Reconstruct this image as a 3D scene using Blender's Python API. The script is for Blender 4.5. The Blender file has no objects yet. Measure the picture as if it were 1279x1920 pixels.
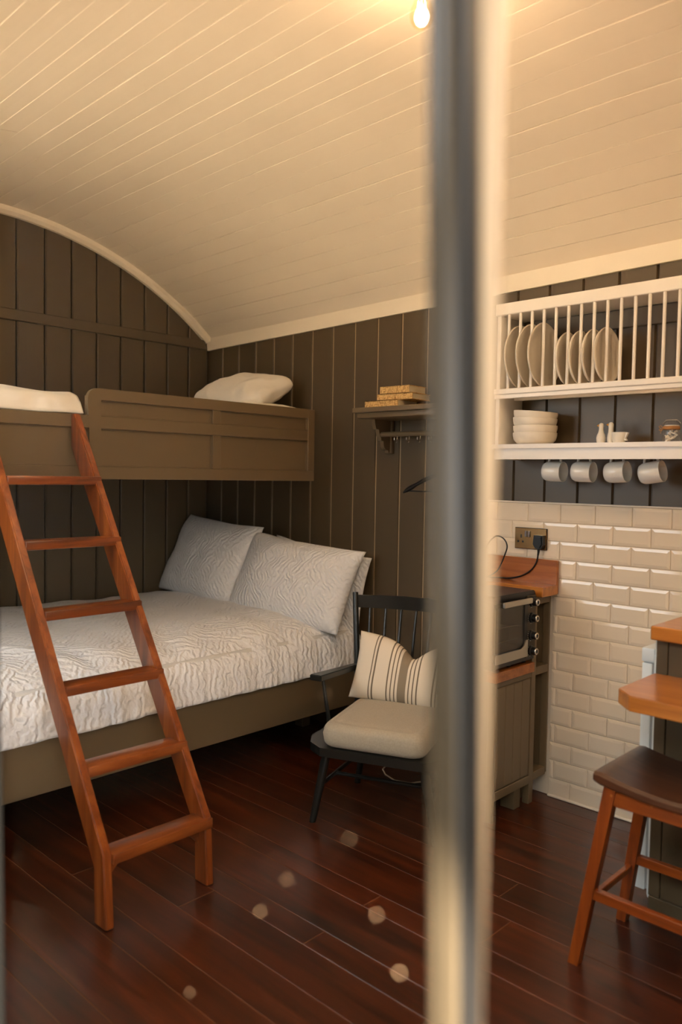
import bpy, bmesh, math, random
from mathutils import Vector, Matrix, noise
random.seed(7)
C = bpy.context.scene.collection
PI = math.pi

# ------------------------------------------------------------------ camera
F = 1484.0
cam_d = bpy.data.cameras.new('camera'); cam = bpy.data.objects.new('camera', cam_d); C.objects.link(cam)
cam_d.sensor_fit = 'VERTICAL'; cam_d.sensor_height = 36.0; cam_d.sensor_width = 24.0
cam_d.lens = F * 36.0 / 1920.0
rt = Vector((0.7234787, 0.69015049, 0.01645837)); dn = Vector((0.04381432, -0.02211139, -0.99879497)); fw = Vector((-0.68895492, 0.723328, -0.04623559))
CAMP = Vector((1.600, -2.9982, 1.3359))
m = Matrix((rt, -dn, -fw)).transposed().to_4x4(); m.translation = CAMP
cam.matrix_world = m
cam_d.clip_start = 0.02
cam_d.dof.use_dof = True; cam_d.dof.focus_distance = 3.35; cam_d.dof.aperture_fstop = 1.95
bpy.context.scene.camera = cam

# ------------------------------------------------------------------ world, sun, exposure
sc = bpy.context.scene
sc.view_settings.view_transform = 'Standard'; sc.view_settings.look = 'None'
sc.view_settings.gamma = 1.0; sc.view_settings.use_curve_mapping = False
sc.view_settings.exposure = 1.2
w = bpy.data.worlds.new('sky'); sc.world = w; w.use_nodes = True
bg = w.node_tree.nodes['Background']; bg.inputs[0].default_value = (0.90, 0.96, 1.0, 1); bg.inputs[1].default_value = 3.6
sun_d = bpy.data.lights.new('sun', 'SUN'); sun_d.energy = 38.0; sun_d.angle = math.radians(1.0); sun_d.color = (1.0, 0.93, 0.82)
sun = bpy.data.objects.new('sun', sun_d); C.objects.link(sun)
sdir = Vector((-0.45, 0.33, -1.0)).normalized()            # the way the light travels
sun.rotation_euler = sdir.to_track_quat('-Z', 'Y').to_euler()

def area(name, loc, target, sx, sy, power, col):
    d = bpy.data.lights.new(name, 'AREA'); d.shape = 'RECTANGLE'; d.size = sx; d.size_y = sy; d.energy = power; d.color = col
    o = bpy.data.objects.new(name, d); C.objects.link(o); o.location = loc
    o.rotation_euler = (Vector(target) - Vector(loc)).to_track_quat('-Z', 'Y').to_euler()
    return o

# ------------------------------------------------------------------ helpers
def lin(c):
    r = []
    for v in c[:3]:
        v /= 255.0
        r.append(v / 12.92 if v <= 0.04045 else ((v + 0.055) / 1.055) ** 2.4)
    return (*r, 1)

def nodes(mat):
    nt = mat.node_tree; return nt, nt.nodes, nt.links

def base_mat(name, col, rough=0.5, spec=0.5, metal=0.0, var=0.06, vscale=6.0, bump=0.0, bscale=60.0, bdist=0.002, stretch=(1, 1, 1), coat=0.0):
    m = bpy.data.materials.new(name); m.use_nodes = True
    nt, N, L = nodes(m); b = N['Principled BSDF']
    b.inputs['Roughness'].default_value = rough; b.inputs['Metallic'].default_value = metal
    b.inputs['Specular IOR Level'].default_value = spec
    b.inputs['Coat Weight'].default_value = coat; b.inputs['Coat Roughness'].default_value = 0.15
    tc = N.new('ShaderNodeTexCoord'); mp = N.new('ShaderNodeMapping'); mp.inputs['Scale'].default_value = stretch
    L.new(tc.outputs['Object'], mp.inputs['Vector'])
    nz = N.new('ShaderNodeTexNoise'); nz.inputs['Scale'].default_value = vscale; nz.inputs['Detail'].default_value = 5
    L.new(mp.outputs[0], nz.inputs['Vector'])
    mx = N.new('ShaderNodeMix'); mx.data_type = 'RGBA'
    c = lin(col)
    mx.inputs[6].default_value = tuple(max(0, v * (1 - var)) for v in c[:3]) + (1,)
    mx.inputs[7].default_value = tuple(min(1, v * (1 + var)) for v in c[:3]) + (1,)
    L.new(nz.outputs[0], mx.inputs[0]); L.new(mx.outputs[2], b.inputs['Base Color'])
    if bump > 0:
        n2 = N.new('ShaderNodeTexNoise'); n2.inputs['Scale'].default_value = bscale; n2.inputs['Detail'].default_value = 6
        L.new(mp.outputs[0], n2.inputs['Vector'])
        bp = N.new('ShaderNodeBump'); bp.inputs['Strength'].default_value = bump; bp.inputs['Distance'].default_value = bdist
        L.new(n2.outputs[0], bp.inputs['Height']); L.new(bp.outputs[0], b.inputs['Normal'])
    return m

def wood_mat(name, dark, mid, light, axis=0, rough=0.35, scale=1.0, coat=0.15, seed=0.0, rnd=0.0):
    """streaky wood with the grain along the given object axis"""
    m = bpy.data.materials.new(name); m.use_nodes = True
    nt, N, L = nodes(m); b = N['Principled BSDF']
    b.inputs['Roughness'].default_value = rough; b.inputs['Coat Weight'].default_value = coat; b.inputs['Coat Roughness'].default_value = 0.2
    tc = N.new('ShaderNodeTexCoord'); mp = N.new('ShaderNodeMapping')
    s = [22.0 * scale] * 3; s[axis] = 1.6 * scale
    mp.inputs['Scale'].default_value = s; mp.inputs['Location'].default_value = (seed, seed * 1.7, seed * 0.3)
    oi = N.new('ShaderNodeObjectInfo'); ad = N.new('ShaderNodeVectorMath'); ad.operation = 'ADD'
    ms = N.new('ShaderNodeVectorMath'); ms.operation = 'SCALE'; ms.inputs[0].default_value = (7, 13, 5)
    L.new(oi.outputs['Random'], ms.inputs['Scale'])
    L.new(tc.outputs['Object'], ad.inputs[0]); L.new(ms.outputs[0], ad.inputs[1]); L.new(ad.outputs[0], mp.inputs['Vector'])
    n1 = N.new('ShaderNodeTexNoise'); n1.inputs['Scale'].default_value = 1.0; n1.inputs['Detail'].default_value = 8; n1.inputs['Roughness'].default_value = 0.65; n1.inputs['Distortion'].default_value = 0.6
    L.new(mp.outputs[0], n1.inputs['Vector'])
    cr = N.new('ShaderNodeValToRGB'); e = cr.color_ramp.elements
    e[0].position = 0.3; e[0].color = lin(dark); e[1].position = 0.72; e[1].color = lin(light)
    k = e.new(0.5); k.color = lin(mid)
    L.new(n1.outputs[0], cr.inputs[0])
    col = cr.outputs[0]
    if rnd > 0:
        hs = N.new('ShaderNodeHueSaturation'); mr = N.new('ShaderNodeMapRange')
        mr.inputs['To Min'].default_value = 1 - rnd; mr.inputs['To Max'].default_value = 1 + rnd
        L.new(oi.outputs['Random'], mr.inputs['Value']); L.new(mr.outputs[0], hs.inputs['Value']); L.new(col, hs.inputs['Color']); col = hs.outputs[0]
    L.new(col, b.inputs['Base Color'])
    bp = N.new('ShaderNodeBump'); bp.inputs['Strength'].default_value = 0.12; bp.inputs['Distance'].default_value = 0.001
    L.new(n1.outputs[0], bp.inputs['Height']); L.new(bp.outputs[0], b.inputs['Normal'])
    return m

def fabric_mat(name, col, crinkle=0.0, cscale=28.0, weave=0.3, wscale=900.0, var=0.04, dist=0.006):
    m = bpy.data.materials.new(name); m.use_nodes = True
    nt, N, L = nodes(m); b = N['Principled BSDF']
    b.inputs['Roughness'].default_value = 0.9; b.inputs['Specular IOR Level'].default_value = 0.15
    b.inputs['Sheen Weight'].default_value = 0.15; b.inputs['Sheen Roughness'].default_value = 0.5
    tc = N.new('ShaderNodeTexCoord')
    nz = N.new('ShaderNodeTexNoise'); nz.inputs['Scale'].default_value = wscale * 0.25; nz.inputs['Detail'].default_value = 3
    L.new(tc.outputs['Object'], nz.inputs['Vector'])
    mx = N.new('ShaderNodeMix'); mx.data_type = 'RGBA'; c = lin(col)
    mx.inputs[6].default_value = tuple(v * (1 - var * 2) for v in c[:3]) + (1,); mx.inputs[7].default_value = tuple(min(1, v * (1 + var)) for v in c[:3]) + (1,)
    L.new(nz.outputs[0], mx.inputs[0]); L.new(mx.outputs[2], b.inputs['Base Color'])
    nb = N.new('ShaderNodeTexNoise'); nb.inputs['Scale'].default_value = wscale
    L.new(tc.outputs['Object'], nb.inputs['Vector'])
    b1 = N.new('ShaderNodeBump'); b1.inputs['Strength'].default_value = weave; b1.inputs['Distance'].default_value = 0.0006
    L.new(nb.outputs[0], b1.inputs['Height']); out = b1.outputs[0]
    if crinkle > 0:
        # quilted crinkle: short wavy pleats broken up by noise
        heights = []
        for k, (rz, off) in enumerate(((0.5, 0.0), (-0.7, 3.1))):
            mp = N.new('ShaderNodeMapping'); mp.inputs['Rotation'].default_value = (0.3, 0.4, rz); mp.inputs['Location'].default_value = (off, 0, 0); L.new(tc.outputs['Object'], mp.inputs['Vector'])
            wv = N.new('ShaderNodeTexWave'); wv.wave_type = 'BANDS'; wv.bands_direction = 'X'
            wv.inputs['Scale'].default_value = cscale * 0.42; wv.inputs['Distortion'].default_value = 7.0; wv.inputs['Detail'].default_value = 2.5
            wv.inputs['Detail Scale'].default_value = 1.3; wv.inputs['Detail Roughness'].default_value = 0.62
            L.new(mp.outputs[0], wv.inputs['Vector']); heights.append(wv.outputs['Fac'])
        mk = N.new('ShaderNodeTexNoise'); mk.inputs['Scale'].default_value = cscale * 0.3; mk.inputs['Detail'].default_value = 2; L.new(tc.outputs['Object'], mk.inputs['Vector'])
        rm = N.new('ShaderNodeMapRange'); rm.inputs['From Min'].default_value = 0.42; rm.inputs['From Max'].default_value = 0.58; L.new(mk.outputs[0], rm.inputs['Value'])
        mh = N.new('ShaderNodeMix'); mh.data_type = 'FLOAT'; L.new(rm.outputs[0], mh.inputs[0]); L.new(heights[0], mh.inputs[2]); L.new(heights[1], mh.inputs[3])
        b2 = N.new('ShaderNodeBump'); b2.inputs['Strength'].default_value = crinkle; b2.inputs['Distance'].default_value = dist
        L.new(mh.outputs[0], b2.inputs['Height']); L.new(out, b2.inputs['Normal']); out = b2.outputs[0]
    L.new(out, b.inputs['Normal'])
    return m

def glass_mat(name, col=(1, 1, 1), rough=0.0, ior=1.45):
    m = bpy.data.materials.new(name); m.use_nodes = True
    nt, N, L = nodes(m); N.remove(N['Principled BSDF']); out = N['Material Output']
    tr = N.new('ShaderNodeBsdfTransparent'); tr.inputs[0].default_value = (*col, 1)
    gl = N.new('ShaderNodeBsdfGlossy'); gl.inputs['Roughness'].default_value = rough; gl.inputs[0].default_value = (1, 1, 1, 1)
    fr = N.new('ShaderNodeFresnel'); ge = N.new('ShaderNodeNewGeometry'); mr = N.new('ShaderNodeMapRange')
    mr.inputs['To Min'].default_value = ior; mr.inputs['To Max'].default_value = 1 / ior   # same reflectance on entering and leaving
    L.new(ge.outputs['Backfacing'], mr.inputs['Value']); L.new(mr.outputs[0], fr.inputs['IOR'])
    mx = N.new('ShaderNodeMixShader'); L.new(fr.outputs[0], mx.inputs[0]); L.new(tr.outputs[0], mx.inputs[1]); L.new(gl.outputs[0], mx.inputs[2]); L.new(mx.outputs[0], out.inputs[0])
    return m

class G:
    """collects world-space geometry of one mesh"""
    def __init__(s): s.v = []; s.f = []
    def add(s, vs, fs):
        n = len(s.v); s.v += [tuple(v) for v in vs]; s.f += [tuple(i + n for i in f) for f in fs]; return s
    def box(s, x0, x1, y0, y1, z0, z1, bev=0.0, mat=None, seg=1):
        x0, x1 = sorted((x0, x1)); y0, y1 = sorted((y0, y1)); z0, z1 = sorted((z0, z1))
        if bev <= 0:
            vs = [(x, y, z) for x in (x0, x1) for y in (y0, y1) for z in (z0, z1)]
            fs = [(0, 1, 3, 2), (4, 6, 7, 5), (0, 4, 5, 1), (2, 3, 7, 6), (0, 2, 6, 4), (1, 5, 7, 3)]
        else:
            bm = bmesh.new(); bmesh.ops.create_cube(bm, size=1)
            bmesh.ops.scale(bm, vec=(x1 - x0, y1 - y0, z1 - z0), verts=bm.verts)
            bmesh.ops.translate(bm, vec=((x0 + x1) / 2, (y0 + y1) / 2, (z0 + z1) / 2), verts=bm.verts)
            bmesh.ops.bevel(bm, geom=list(bm.edges), offset=bev, segments=seg, affect='EDGES', profile=0.5)
            bm.verts.index_update(); vs = [v.co.copy() for v in bm.verts]; fs = [[v.index for v in f.verts] for f in bm.faces]; bm.free()
        if mat is not None: vs = [mat @ Vector(v) for v in vs]
        return s.add(vs, fs)
    def bar(s, a, b, w, h, bev=0.0, up=(0, 0, 1)):
        """rectangular bar from a to b, w across, h along up"""
        a = Vector(a); b = Vector(b); d = b - a; L = d.length; x = d.normalized(); u = Vector(up)
        y = u.cross(x).normalized(); z = x.cross(y)
        M = Matrix((x, y, z)).transposed().to_4x4(); M.translation = (a + b) / 2
        return s.box(-L / 2, L / 2, -w / 2, w / 2, -h / 2, h / 2, bev, M)
    def tube(s, pts, rad, n=10, cap=True):
        pts = [Vector(p) for p in pts]; k = len(pts)
        if not hasattr(rad, '__len__'): rad = [rad] * k
        vs = []; fs = []; prev = None
        for i, p in enumerate(pts):
            d = (pts[min(i + 1, k - 1)] - pts[max(i - 1, 0)]).normalized()
            if prev is None:
                a = Vector((0, 0, 1)) if abs(d.z) < 0.9 else Vector((1, 0, 0)); x = d.cross(a).normalized()
            else:
                x = (prev - d * prev.dot(d)).normalized()
            prev = x; y = d.cross(x)
            for j in range(n):
                t = 2 * PI * j / n; vs.append(p + (x * math.cos(t) + y * math.sin(t)) * rad[i])
        for i in range(k - 1):
            for j in range(n):
                a0 = i * n + j; b0 = i * n + (j + 1) % n; fs.append((a0, b0, b0 + n, a0 + n))
        if cap: fs.append(tuple(range(n))[::-1]); fs.append(tuple((k - 1) * n + j for j in range(n)))
        return s.add(vs, fs)
    def lathe(s, prof, n=24, M=None, sx=1, sy=1):
        """profile of (r, z), turned about z"""
        vs = []; fs = []; k = len(prof)
        for r, z in prof:
            for j in range(n):
                t = 2 * PI * j / n; vs.append(Vector((r * math.cos(t) * sx, r * math.sin(t) * sy, z)))
        for i in range(k - 1):
            for j in range(n):
                a0 = i * n + j; b0 = i * n + (j + 1) % n; fs.append((a0, b0, b0 + n, a0 + n))
        if prof[0][0] > 1e-5: fs.append(tuple(range(n))[::-1])
        if prof[-1][0] > 1e-5: fs.append(tuple((k - 1) * n + j for j in range(n)))
        if M is not None: vs = [M @ v for v in vs]
        return s.add(vs, fs)
    def prism(s, poly, fn, d0, d1):
        """poly: 2-D outline; fn(a, b, d) -> 3-D point"""
        n = len(poly); vs = [fn(a, b, d0) for a, b in poly] + [fn(a, b, d1) for a, b in poly]
        fs = [tuple(range(n))[::-1], tuple(range(n, 2 * n))] + [(i, (i + 1) % n, (i + 1) % n + n, i + n) for i in range(n)]
        return s.add(vs, fs)
    def sphere(s, c, r, n=12, k=8, sc=(1, 1, 1)):
        prof = [(math.sin(PI * i / k) * r, -math.cos(PI * i / k) * r) for i in range(k + 1)]
        prof = [(max(a, 0), b) for a, b in prof]
        M = Matrix.Translation(c) @ Matrix.Diagonal((*sc, 1))
        return s.lathe(prof, n, M)
    def grid(s, nu, nv, fn, thick=0.0):
        vs = [Vector(fn(i / nu, j / nv)) for i in range(nu + 1) for j in range(nv + 1)]
        fs = [(i * (nv + 1) + j, (i + 1) * (nv + 1) + j, (i + 1) * (nv + 1) + j + 1, i * (nv + 1) + j + 1) for i in range(nu) for j in range(nv)]
        return s.add(vs, fs)

def inv_root(parent):
    M = Matrix.Identity(4); o = parent
    while o is not None:
        M = Matrix.LocRotScale(o.location, o.rotation_euler, o.scale) @ M; o = o.parent
    return M.inverted()

def obj(name, g, mat, parent=None, label=None, smooth=True, local=False, angle=35):
    me = bpy.data.meshes.new(name)
    vs = g.v
    if parent is not None and not local:
        Mi = inv_root(parent); vs = [tuple(Mi @ Vector(v)) for v in vs]
    me.from_pydata(vs, [], g.f); me.validate()
    bm = bmesh.new(); bm.from_mesh(me); bmesh.ops.remove_doubles(bm, verts=bm.verts, dist=1e-6); bmesh.ops.recalc_face_normals(bm, faces=bm.faces); bm.to_mesh(me); bm.free()
    if smooth:
        me.shade_smooth(); me.set_sharp_from_angle(angle=math.radians(angle))
    if mat is not None: me.materials.append(mat)
    o = bpy.data.objects.new(name, me); C.objects.link(o)
    if parent is not None: o.parent = parent
    if label: o['label'] = label
    return o

def tag(o, label, cat, group=None, kind=None):
    o['label'] = label; o['category'] = cat
    if group: o['group'] = group
    if kind: o['kind'] = kind
    return o

def thing(name, label, cat, loc=(0, 0, 0), rz=0.0, group=None, rot=None):
    o = bpy.data.objects.new(name, None); C.objects.link(o); o.location = loc
    o.rotation_euler = rot if rot is not None else (0, 0, rz); o.empty_display_size = 0.05
    return tag(o, label, cat, group)

def struct(name, label=None, loc=(0, 0, 0)):
    o = bpy.data.objects.new(name, None); C.objects.link(o); o.location = loc; o['kind'] = 'structure'; o.empty_display_size = 0.05
    if label: o['label'] = label
    return o

def inst(src, parent, loc, rot=None, label=None):
    o = src.copy(); C.objects.link(o); o.parent = parent; o.location = loc
    if rot is not None: o.rotation_euler = rot
    if label: o['label'] = label
    return o

def dup(root, loc, rot, label):
    r = root.copy(); C.objects.link(r); r.location = loc; r.rotation_euler = rot; r['label'] = label
    for ch in list(root.children):
        c = ch.copy(); C.objects.link(c); c.parent = r
        for g in list(ch.children):
            d = g.copy(); C.objects.link(d); d.parent = c
    return r

# ------------------------------------------------------------------ materials
M_wall = base_mat('wall_paint', (90, 75, 53), rough=0.42, var=0.05, vscale=3, bump=0.05, bscale=40, bdist=0.001)
M_joinery = base_mat('joinery_paint', (116, 97, 70), rough=0.36, var=0.04, vscale=4, bump=0.04, bscale=50, bdist=0.001)
M_cream = base_mat('cream_ceiling_paint', (240, 226, 206), rough=0.5, var=0.04, vscale=2.5, bump=0.05, bscale=30, bdist=0.001)
M_trim = base_mat('cream_trim_paint', (242, 228, 206), rough=0.42, var=0.02, vscale=4)
M_white = base_mat('white_shelf_paint', (246, 238, 226), rough=0.35, var=0.02, vscale=4)
M_floor = wood_mat('floor_wood', (40, 18, 9), (72, 31, 13), (102, 46, 20), axis=0, rough=0.3, scale=0.75, coat=0.25, rnd=0.18)
M_grout = base_mat('joint_filler', (124, 84, 52), rough=0.95, spec=0.05)
M_ladder = wood_mat('ladder_wood', (92, 42, 13), (138, 67, 24), (172, 94, 38), axis=2, rough=0.28, scale=1.0, coat=0.5)
M_tread = wood_mat('tread_wood', (80, 37, 12), (130, 64, 23), (166, 90, 38), axis=1, rough=0.3, scale=1.0, coat=0.4)
M_stool = wood_mat('stool_wood', (92, 36, 8), (138, 62, 14), (170, 86, 22), axis=2, rough=0.3, scale=1.0, coat=0.4)
M_stool_x = wood_mat('stool_rail_wood', (92, 36, 8), (138, 62, 14), (170, 86, 22), axis=0, rough=0.3, scale=1.0, coat=0.4)
M_seat = wood_mat('stool_seat_wood', (44, 25, 14), (70, 41, 24), (92, 57, 35), axis=0, rough=0.3, scale=0.8, coat=0.3)
M_oak = wood_mat('oak_worktop', (158, 92, 32), (184, 112, 42), (204, 134, 58), axis=0, rough=0.28, scale=0.9, coat=0.4)
M_oak2 = wood_mat('oak_small', (126, 68, 24), (162, 92, 36), (184, 114, 52), axis=0, rough=0.35, scale=1.2, coat=0.3)
M_tile = base_mat('tile_glaze', (238, 220, 194), rough=0.08, spec=0.5, var=0.015, vscale=3, bump=0.02, bscale=12, bdist=0.002)
M_tgrout = base_mat('tile_grout', (222, 204, 178), rough=0.9)
M_bed = fabric_mat('matelasse_white', (250, 248, 246), crinkle=0.8, cscale=34, var=0.02, dist=0.006)
M_pilw = fabric_mat('matelasse_pillow', (250, 248, 246), crinkle=0.8, cscale=38, var=0.02, dist=0.005)
M_sheet = fabric_mat('cotton_white', (244, 236, 222), crinkle=0.5, cscale=7, var=0.02, dist=0.012)
M_cush = fabric_mat('seat_linen', (180, 167, 145), crinkle=0.0, weave=0.6, wscale=700, var=0.12)
M_black = base_mat('charcoal_paint', (32, 32, 28), rough=0.3, var=0.05)
M_matt = fabric_mat('mattress_cloth', (225, 222, 215))
M_plate = base_mat('stoneware', (240, 230, 212), rough=0.35, var=0.03, vscale=20)
M_mug = base_mat('mug_glaze', (228, 226, 218), rough=0.22, var=0.02, vscale=20)
M_chrome = base_mat('steel', (205, 200, 192), rough=0.2, metal=1.0, var=0.02)
M_brushed = base_mat('brushed_steel', (190, 184, 172), rough=0.38, metal=1.0, var=0.04, vscale=60, stretch=(1, 0.1, 8))
M_bronze = base_mat('polished_bronze', (190, 150, 100), rough=0.25, metal=1.0, var=0.06)
M_plastic = base_mat('black_plastic', (24, 23, 22), rough=0.35, var=0.03)
M_fridge = base_mat('fridge_white', (226, 232, 230), rough=0.3, var=0.01)
M_gasket = base_mat('gasket_grey', (150, 155, 155), rough=0.5)
M_dgrey = base_mat('dark_grey', (14, 12, 9), rough=0.9, spec=0.1)
M_frame = base_mat('door_frame_paint', (62, 52, 38), rough=0.24, spec=0.35, var=0.04, vscale=8)
M_jamb = base_mat('door_jamb_cream', (180, 156, 126), rough=0.4, var=0.02)
M_seal = base_mat('rubber_seal', (24, 21, 18), rough=0.5)
M_glass = glass_mat('clear_glass', (0.985, 0.985, 0.98))
M_pane = glass_mat('door_glass', (0.985, 0.985, 0.98), ior=1.008)
M_ovenglass = glass_mat('oven_glass', (0.62, 0.58, 0.52))
M_twine = base_mat('twine', (178, 128, 76), rough=0.9, bump=0.6, bscale=300, bdist=0.002)
M_spec = base_mat('white_speckled', (236, 230, 218), rough=0.4, var=0.08, vscale=120)
M_orange = base_mat('orange_glaze', (226, 158, 52), rough=0.4)
M_paper = base_mat('book_pages', (214, 200, 170), rough=0.8, var=0.1, vscale=5, stretch=(1, 1, 90))
M_ground = base_mat('outside_paving', (196, 178, 150), rough=0.9, var=0.1, vscale=1.5)
M_added_deck = wood_mat('added_deck_wood', (48, 38, 30), (70, 56, 44), (92, 76, 60), axis=0, rough=0.7, coat=0.0)
M_cable_w = base_mat('white_cable', (214, 204, 184), rough=0.5)
M_ceram = base_mat('lampholder_white', (220, 222, 216), rough=0.35)
M_dust = base_mat('dust_speck', (235, 190, 140), rough=0.8)

def woven():
    m = bpy.data.materials.new('woven_raffia'); m.use_nodes = True
    nt, N, L = nodes(m); b = N['Principled BSDF']; b.inputs['Roughness'].default_value = 0.8
    tc = N.new('ShaderNodeTexCoord')
    outs = []
    for sc_ in ((60, 60, 420), (420, 420, 60)):
        mp = N.new('ShaderNodeMapping'); mp.inputs['Scale'].default_value = sc_; L.new(tc.outputs['Object'], mp.inputs['Vector'])
        n = N.new('ShaderNodeTexNoise'); n.inputs['Scale'].default_value = 1; n.inputs['Detail'].default_value = 2; L.new(mp.outputs[0], n.inputs['Vector']); outs.append(n.outputs[0])
    mm = N.new('ShaderNodeMath'); mm.operation = 'MINIMUM'; L.new(outs[0], mm.inputs[0]); L.new(outs[1], mm.inputs[1])
    cr = N.new('ShaderNodeValToRGB'); e = cr.color_ramp.elements; e[0].position = 0.34; e[0].color = lin((150, 104, 52)); e[1].position = 0.46; e[1].color = lin((228, 186, 118))
    L.new(mm.outputs[0], cr.inputs[0]); L.new(cr.outputs[0], b.inputs['Base Color'])
    return m
M_woven = woven()

def stripes():
    m = bpy.data.materials.new('striped_linen'); m.use_nodes = True
    nt, N, L = nodes(m); b = N['Principled BSDF']; b.inputs['Roughness'].default_value = 0.9; b.inputs['Specular IOR Level'].default_value = 0.15
    tc = N.new('ShaderNodeTexCoord'); sp = N.new('ShaderNodeSeparateXYZ'); L.new(tc.outputs['Object'], sp.inputs[0])
    ab = N.new('ShaderNodeMath'); ab.operation = 'ABSOLUTE'; L.new(sp.outputs[0], ab.inputs[0])
    cr = N.new('ShaderNodeValToRGB'); cr.color_ramp.interpolation = 'CONSTANT'; el = cr.color_ramp.elements
    base = lin((236, 220, 196)); dk = lin((150, 134, 112)); dk2 = lin((128, 112, 92))
    seq = [(0.0, dk), (0.017, base), (0.0265, dk2), (0.0315, base), (0.043, dk2), (0.048, base), (0.060, dk2), (0.066, base), (0.124, dk2), (0.130, base), (0.139, dk2), (0.144, base)]
    el[0].position = 0; el[0].color = seq[0][1]; el[1].position = seq[1][0] * 4; el[1].color = seq[1][1]
    for p, c in seq[2:]:
        k = el.new(p * 4); k.color = c
    mu = N.new('ShaderNodeMath'); mu.operation = 'MULTIPLY'; mu.inputs[1].default_value = 4.0
    L.new(ab.outputs[0], mu.inputs[0]); L.new(mu.outputs[0], cr.inputs[0]); L.new(cr.outputs[0], b.inputs['Base Color'])
    nb = N.new('ShaderNodeTexNoise'); nb.inputs['Scale'].default_value = 600; L.new(tc.outputs['Object'], nb.inputs['Vector'])
    b1 = N.new('ShaderNodeBump'); b1.inputs['Strength'].default_value = 0.4; b1.inputs['Distance'].default_value = 0.001; L.new(nb.outputs[0], b1.inputs['Height']); L.new(b1.outputs[0], b.inputs['Normal'])
    return m
M_stripe = stripes()

# ================================================================== THE ROOM
XL, XR, YF = -2.415, 3.2, -2.66        # end wall, far wall, front wall (inner faces); the long wall is y = 0
def lift(x): return 0.021 * (min(x, 0.45) + 2.415)       # the eave rises slightly towards the kitchen
RC, YC, ZC = 2.05, -1.33, 0.60
def arc(a): return YC + RC * math.sin(a), ZC + RC * math.cos(a)   # a=0 is the crown, + towards the long wall
A1 = math.asin(1.33 / RC)

# floor: planks running along x, with the joints of the photograph
floor = struct('floor')
obj('subfloor', G().box(XL - 0.1, XR + 0.1, YF - 0.08, 0.1, -0.06, -0.0012), M_grout, floor)
rows = [0.03, -0.10, -0.21, -0.336, -0.45, -0.617, -0.727, -0.852, -0.942, -1.113, -1.20, -1.38, -1.47, -1.61, -1.745, -1.845, -2.02, -2.11, -2.28, -2.37, -2.54, -2.68]
jn = {7: [0.278], 9: [0.382], 10: [], 9.5: [], 8: [-1.3], 11: [], 12: [-0.388], 14: [-0.796]}
fixed = {(-0.727, -0.852): [0.278], (-1.113, -1.20): [0.008], (-1.38, -1.47): [0.021], (-1.47, -1.61): [-0.388], (-1.61, -1.745): [-0.796], (-0.942, -1.113): [0.38]}
rf = random.Random(3)
for i in range(len(rows) - 1):
    y1, y0 = rows[i], rows[i + 1]
    cuts = fixed.get((y1, y0))
    if cuts is None: cuts = [rf.choice([-1.7, -1.4, 1.1, 1.6, 2.2])]
    else: cuts = sorted(cuts + [cuts[0] - 1.75 if cuts[0] - 1.75 > XL + .2 else cuts[0] + 1.9])
    xs = [XL] + sorted(cuts) + [XR]
    for a, b in zip(xs[:-1], xs[1:]):
        obj('plank', G().box(a + 0.0012, b - 0.0012, y0 + 0.0010, y1 - 0.0010, -0.02, 0.0, 0.0008), M_floor, floor)

# board helper: vertical tongue-and-groove boards
def board_y(parent, y0, y1, z0, fn, x=XL):
    """on the end wall, normal +x, top follows fn(y)"""
    n = 3; e = 0.0065; ys = [y0 + 0.003, y0 + 0.003 + e] + [y0 + e + 0.003 + (y1 - y0 - 2 * e - 0.006) * k / n for k in range(1, n)] + [y1 - 0.003 - e, y1 - 0.003]
    prof = [0.0 if k in (0, len(ys) - 1) else 0.006 for k in range(len(ys))]
    g = G(); vs = []; fs = []
    for y, p in zip(ys, prof):
        vs += [(x - 0.012 + 0.006 + p, y, z0), (x - 0.006 + p, y, fn(y))]
    for k in range(len(ys) - 1): fs.append((2 * k, 2 * k + 2, 2 * k + 3, 2 * k + 1))
    m0 = len(vs)
    for y in (ys[0], ys[-1]): vs += [(x - 0.028, y, z0), (x - 0.028, y, fn(y))]
    fs += [(0, 1, m0 + 1, m0), (len(ys) * 2 - 2, m0 + 2, m0 + 3, len(ys) * 2 - 1)]
    g.add(vs, fs)
    return obj('board', g, M_wall, parent, smooth=False)

def ceil_z(y, x=XL):
    d = max(0.0, RC * RC - (y - YC) ** 2); return ZC + math.sqrt(d) + lift(x)
wl = struct('wall_left')
poly = [(YF - 0.1, -0.05), (0.1, -0.05)] + [(0.1, 2.2)] + [(arc(A1 - 2 * A1 * k / 30)[0], arc(A1 - 2 * A1 * k / 30)[1] + 0.02) for k in range(31)] + [(YF - 0.1, 2.2)]
obj('backing', G().prism(poly, lambda a, b, d: (d, a, b), XL - 0.10, XL - 0.026), M_wall, wl, smooth=False)
gy = [0.0, -0.143, -0.295, -0.45, -0.604, -0.752, -0.90, -1.049, -1.20, -1.35, -1.50, -1.65, -1.80, -1.95, -2.10, -2.25, -2.40, -2.55, YF]
for a, b in zip(gy[:-1], gy[1:]):
    board_y(wl, b, a, 0.0, lambda y: min(ceil_z(y) - 0.005, 9))
obj('batten', G().box(XL, XL + 0.016, YF, -0.03, 2.094, 2.150, 0.003), M_wall, wl)

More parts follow.
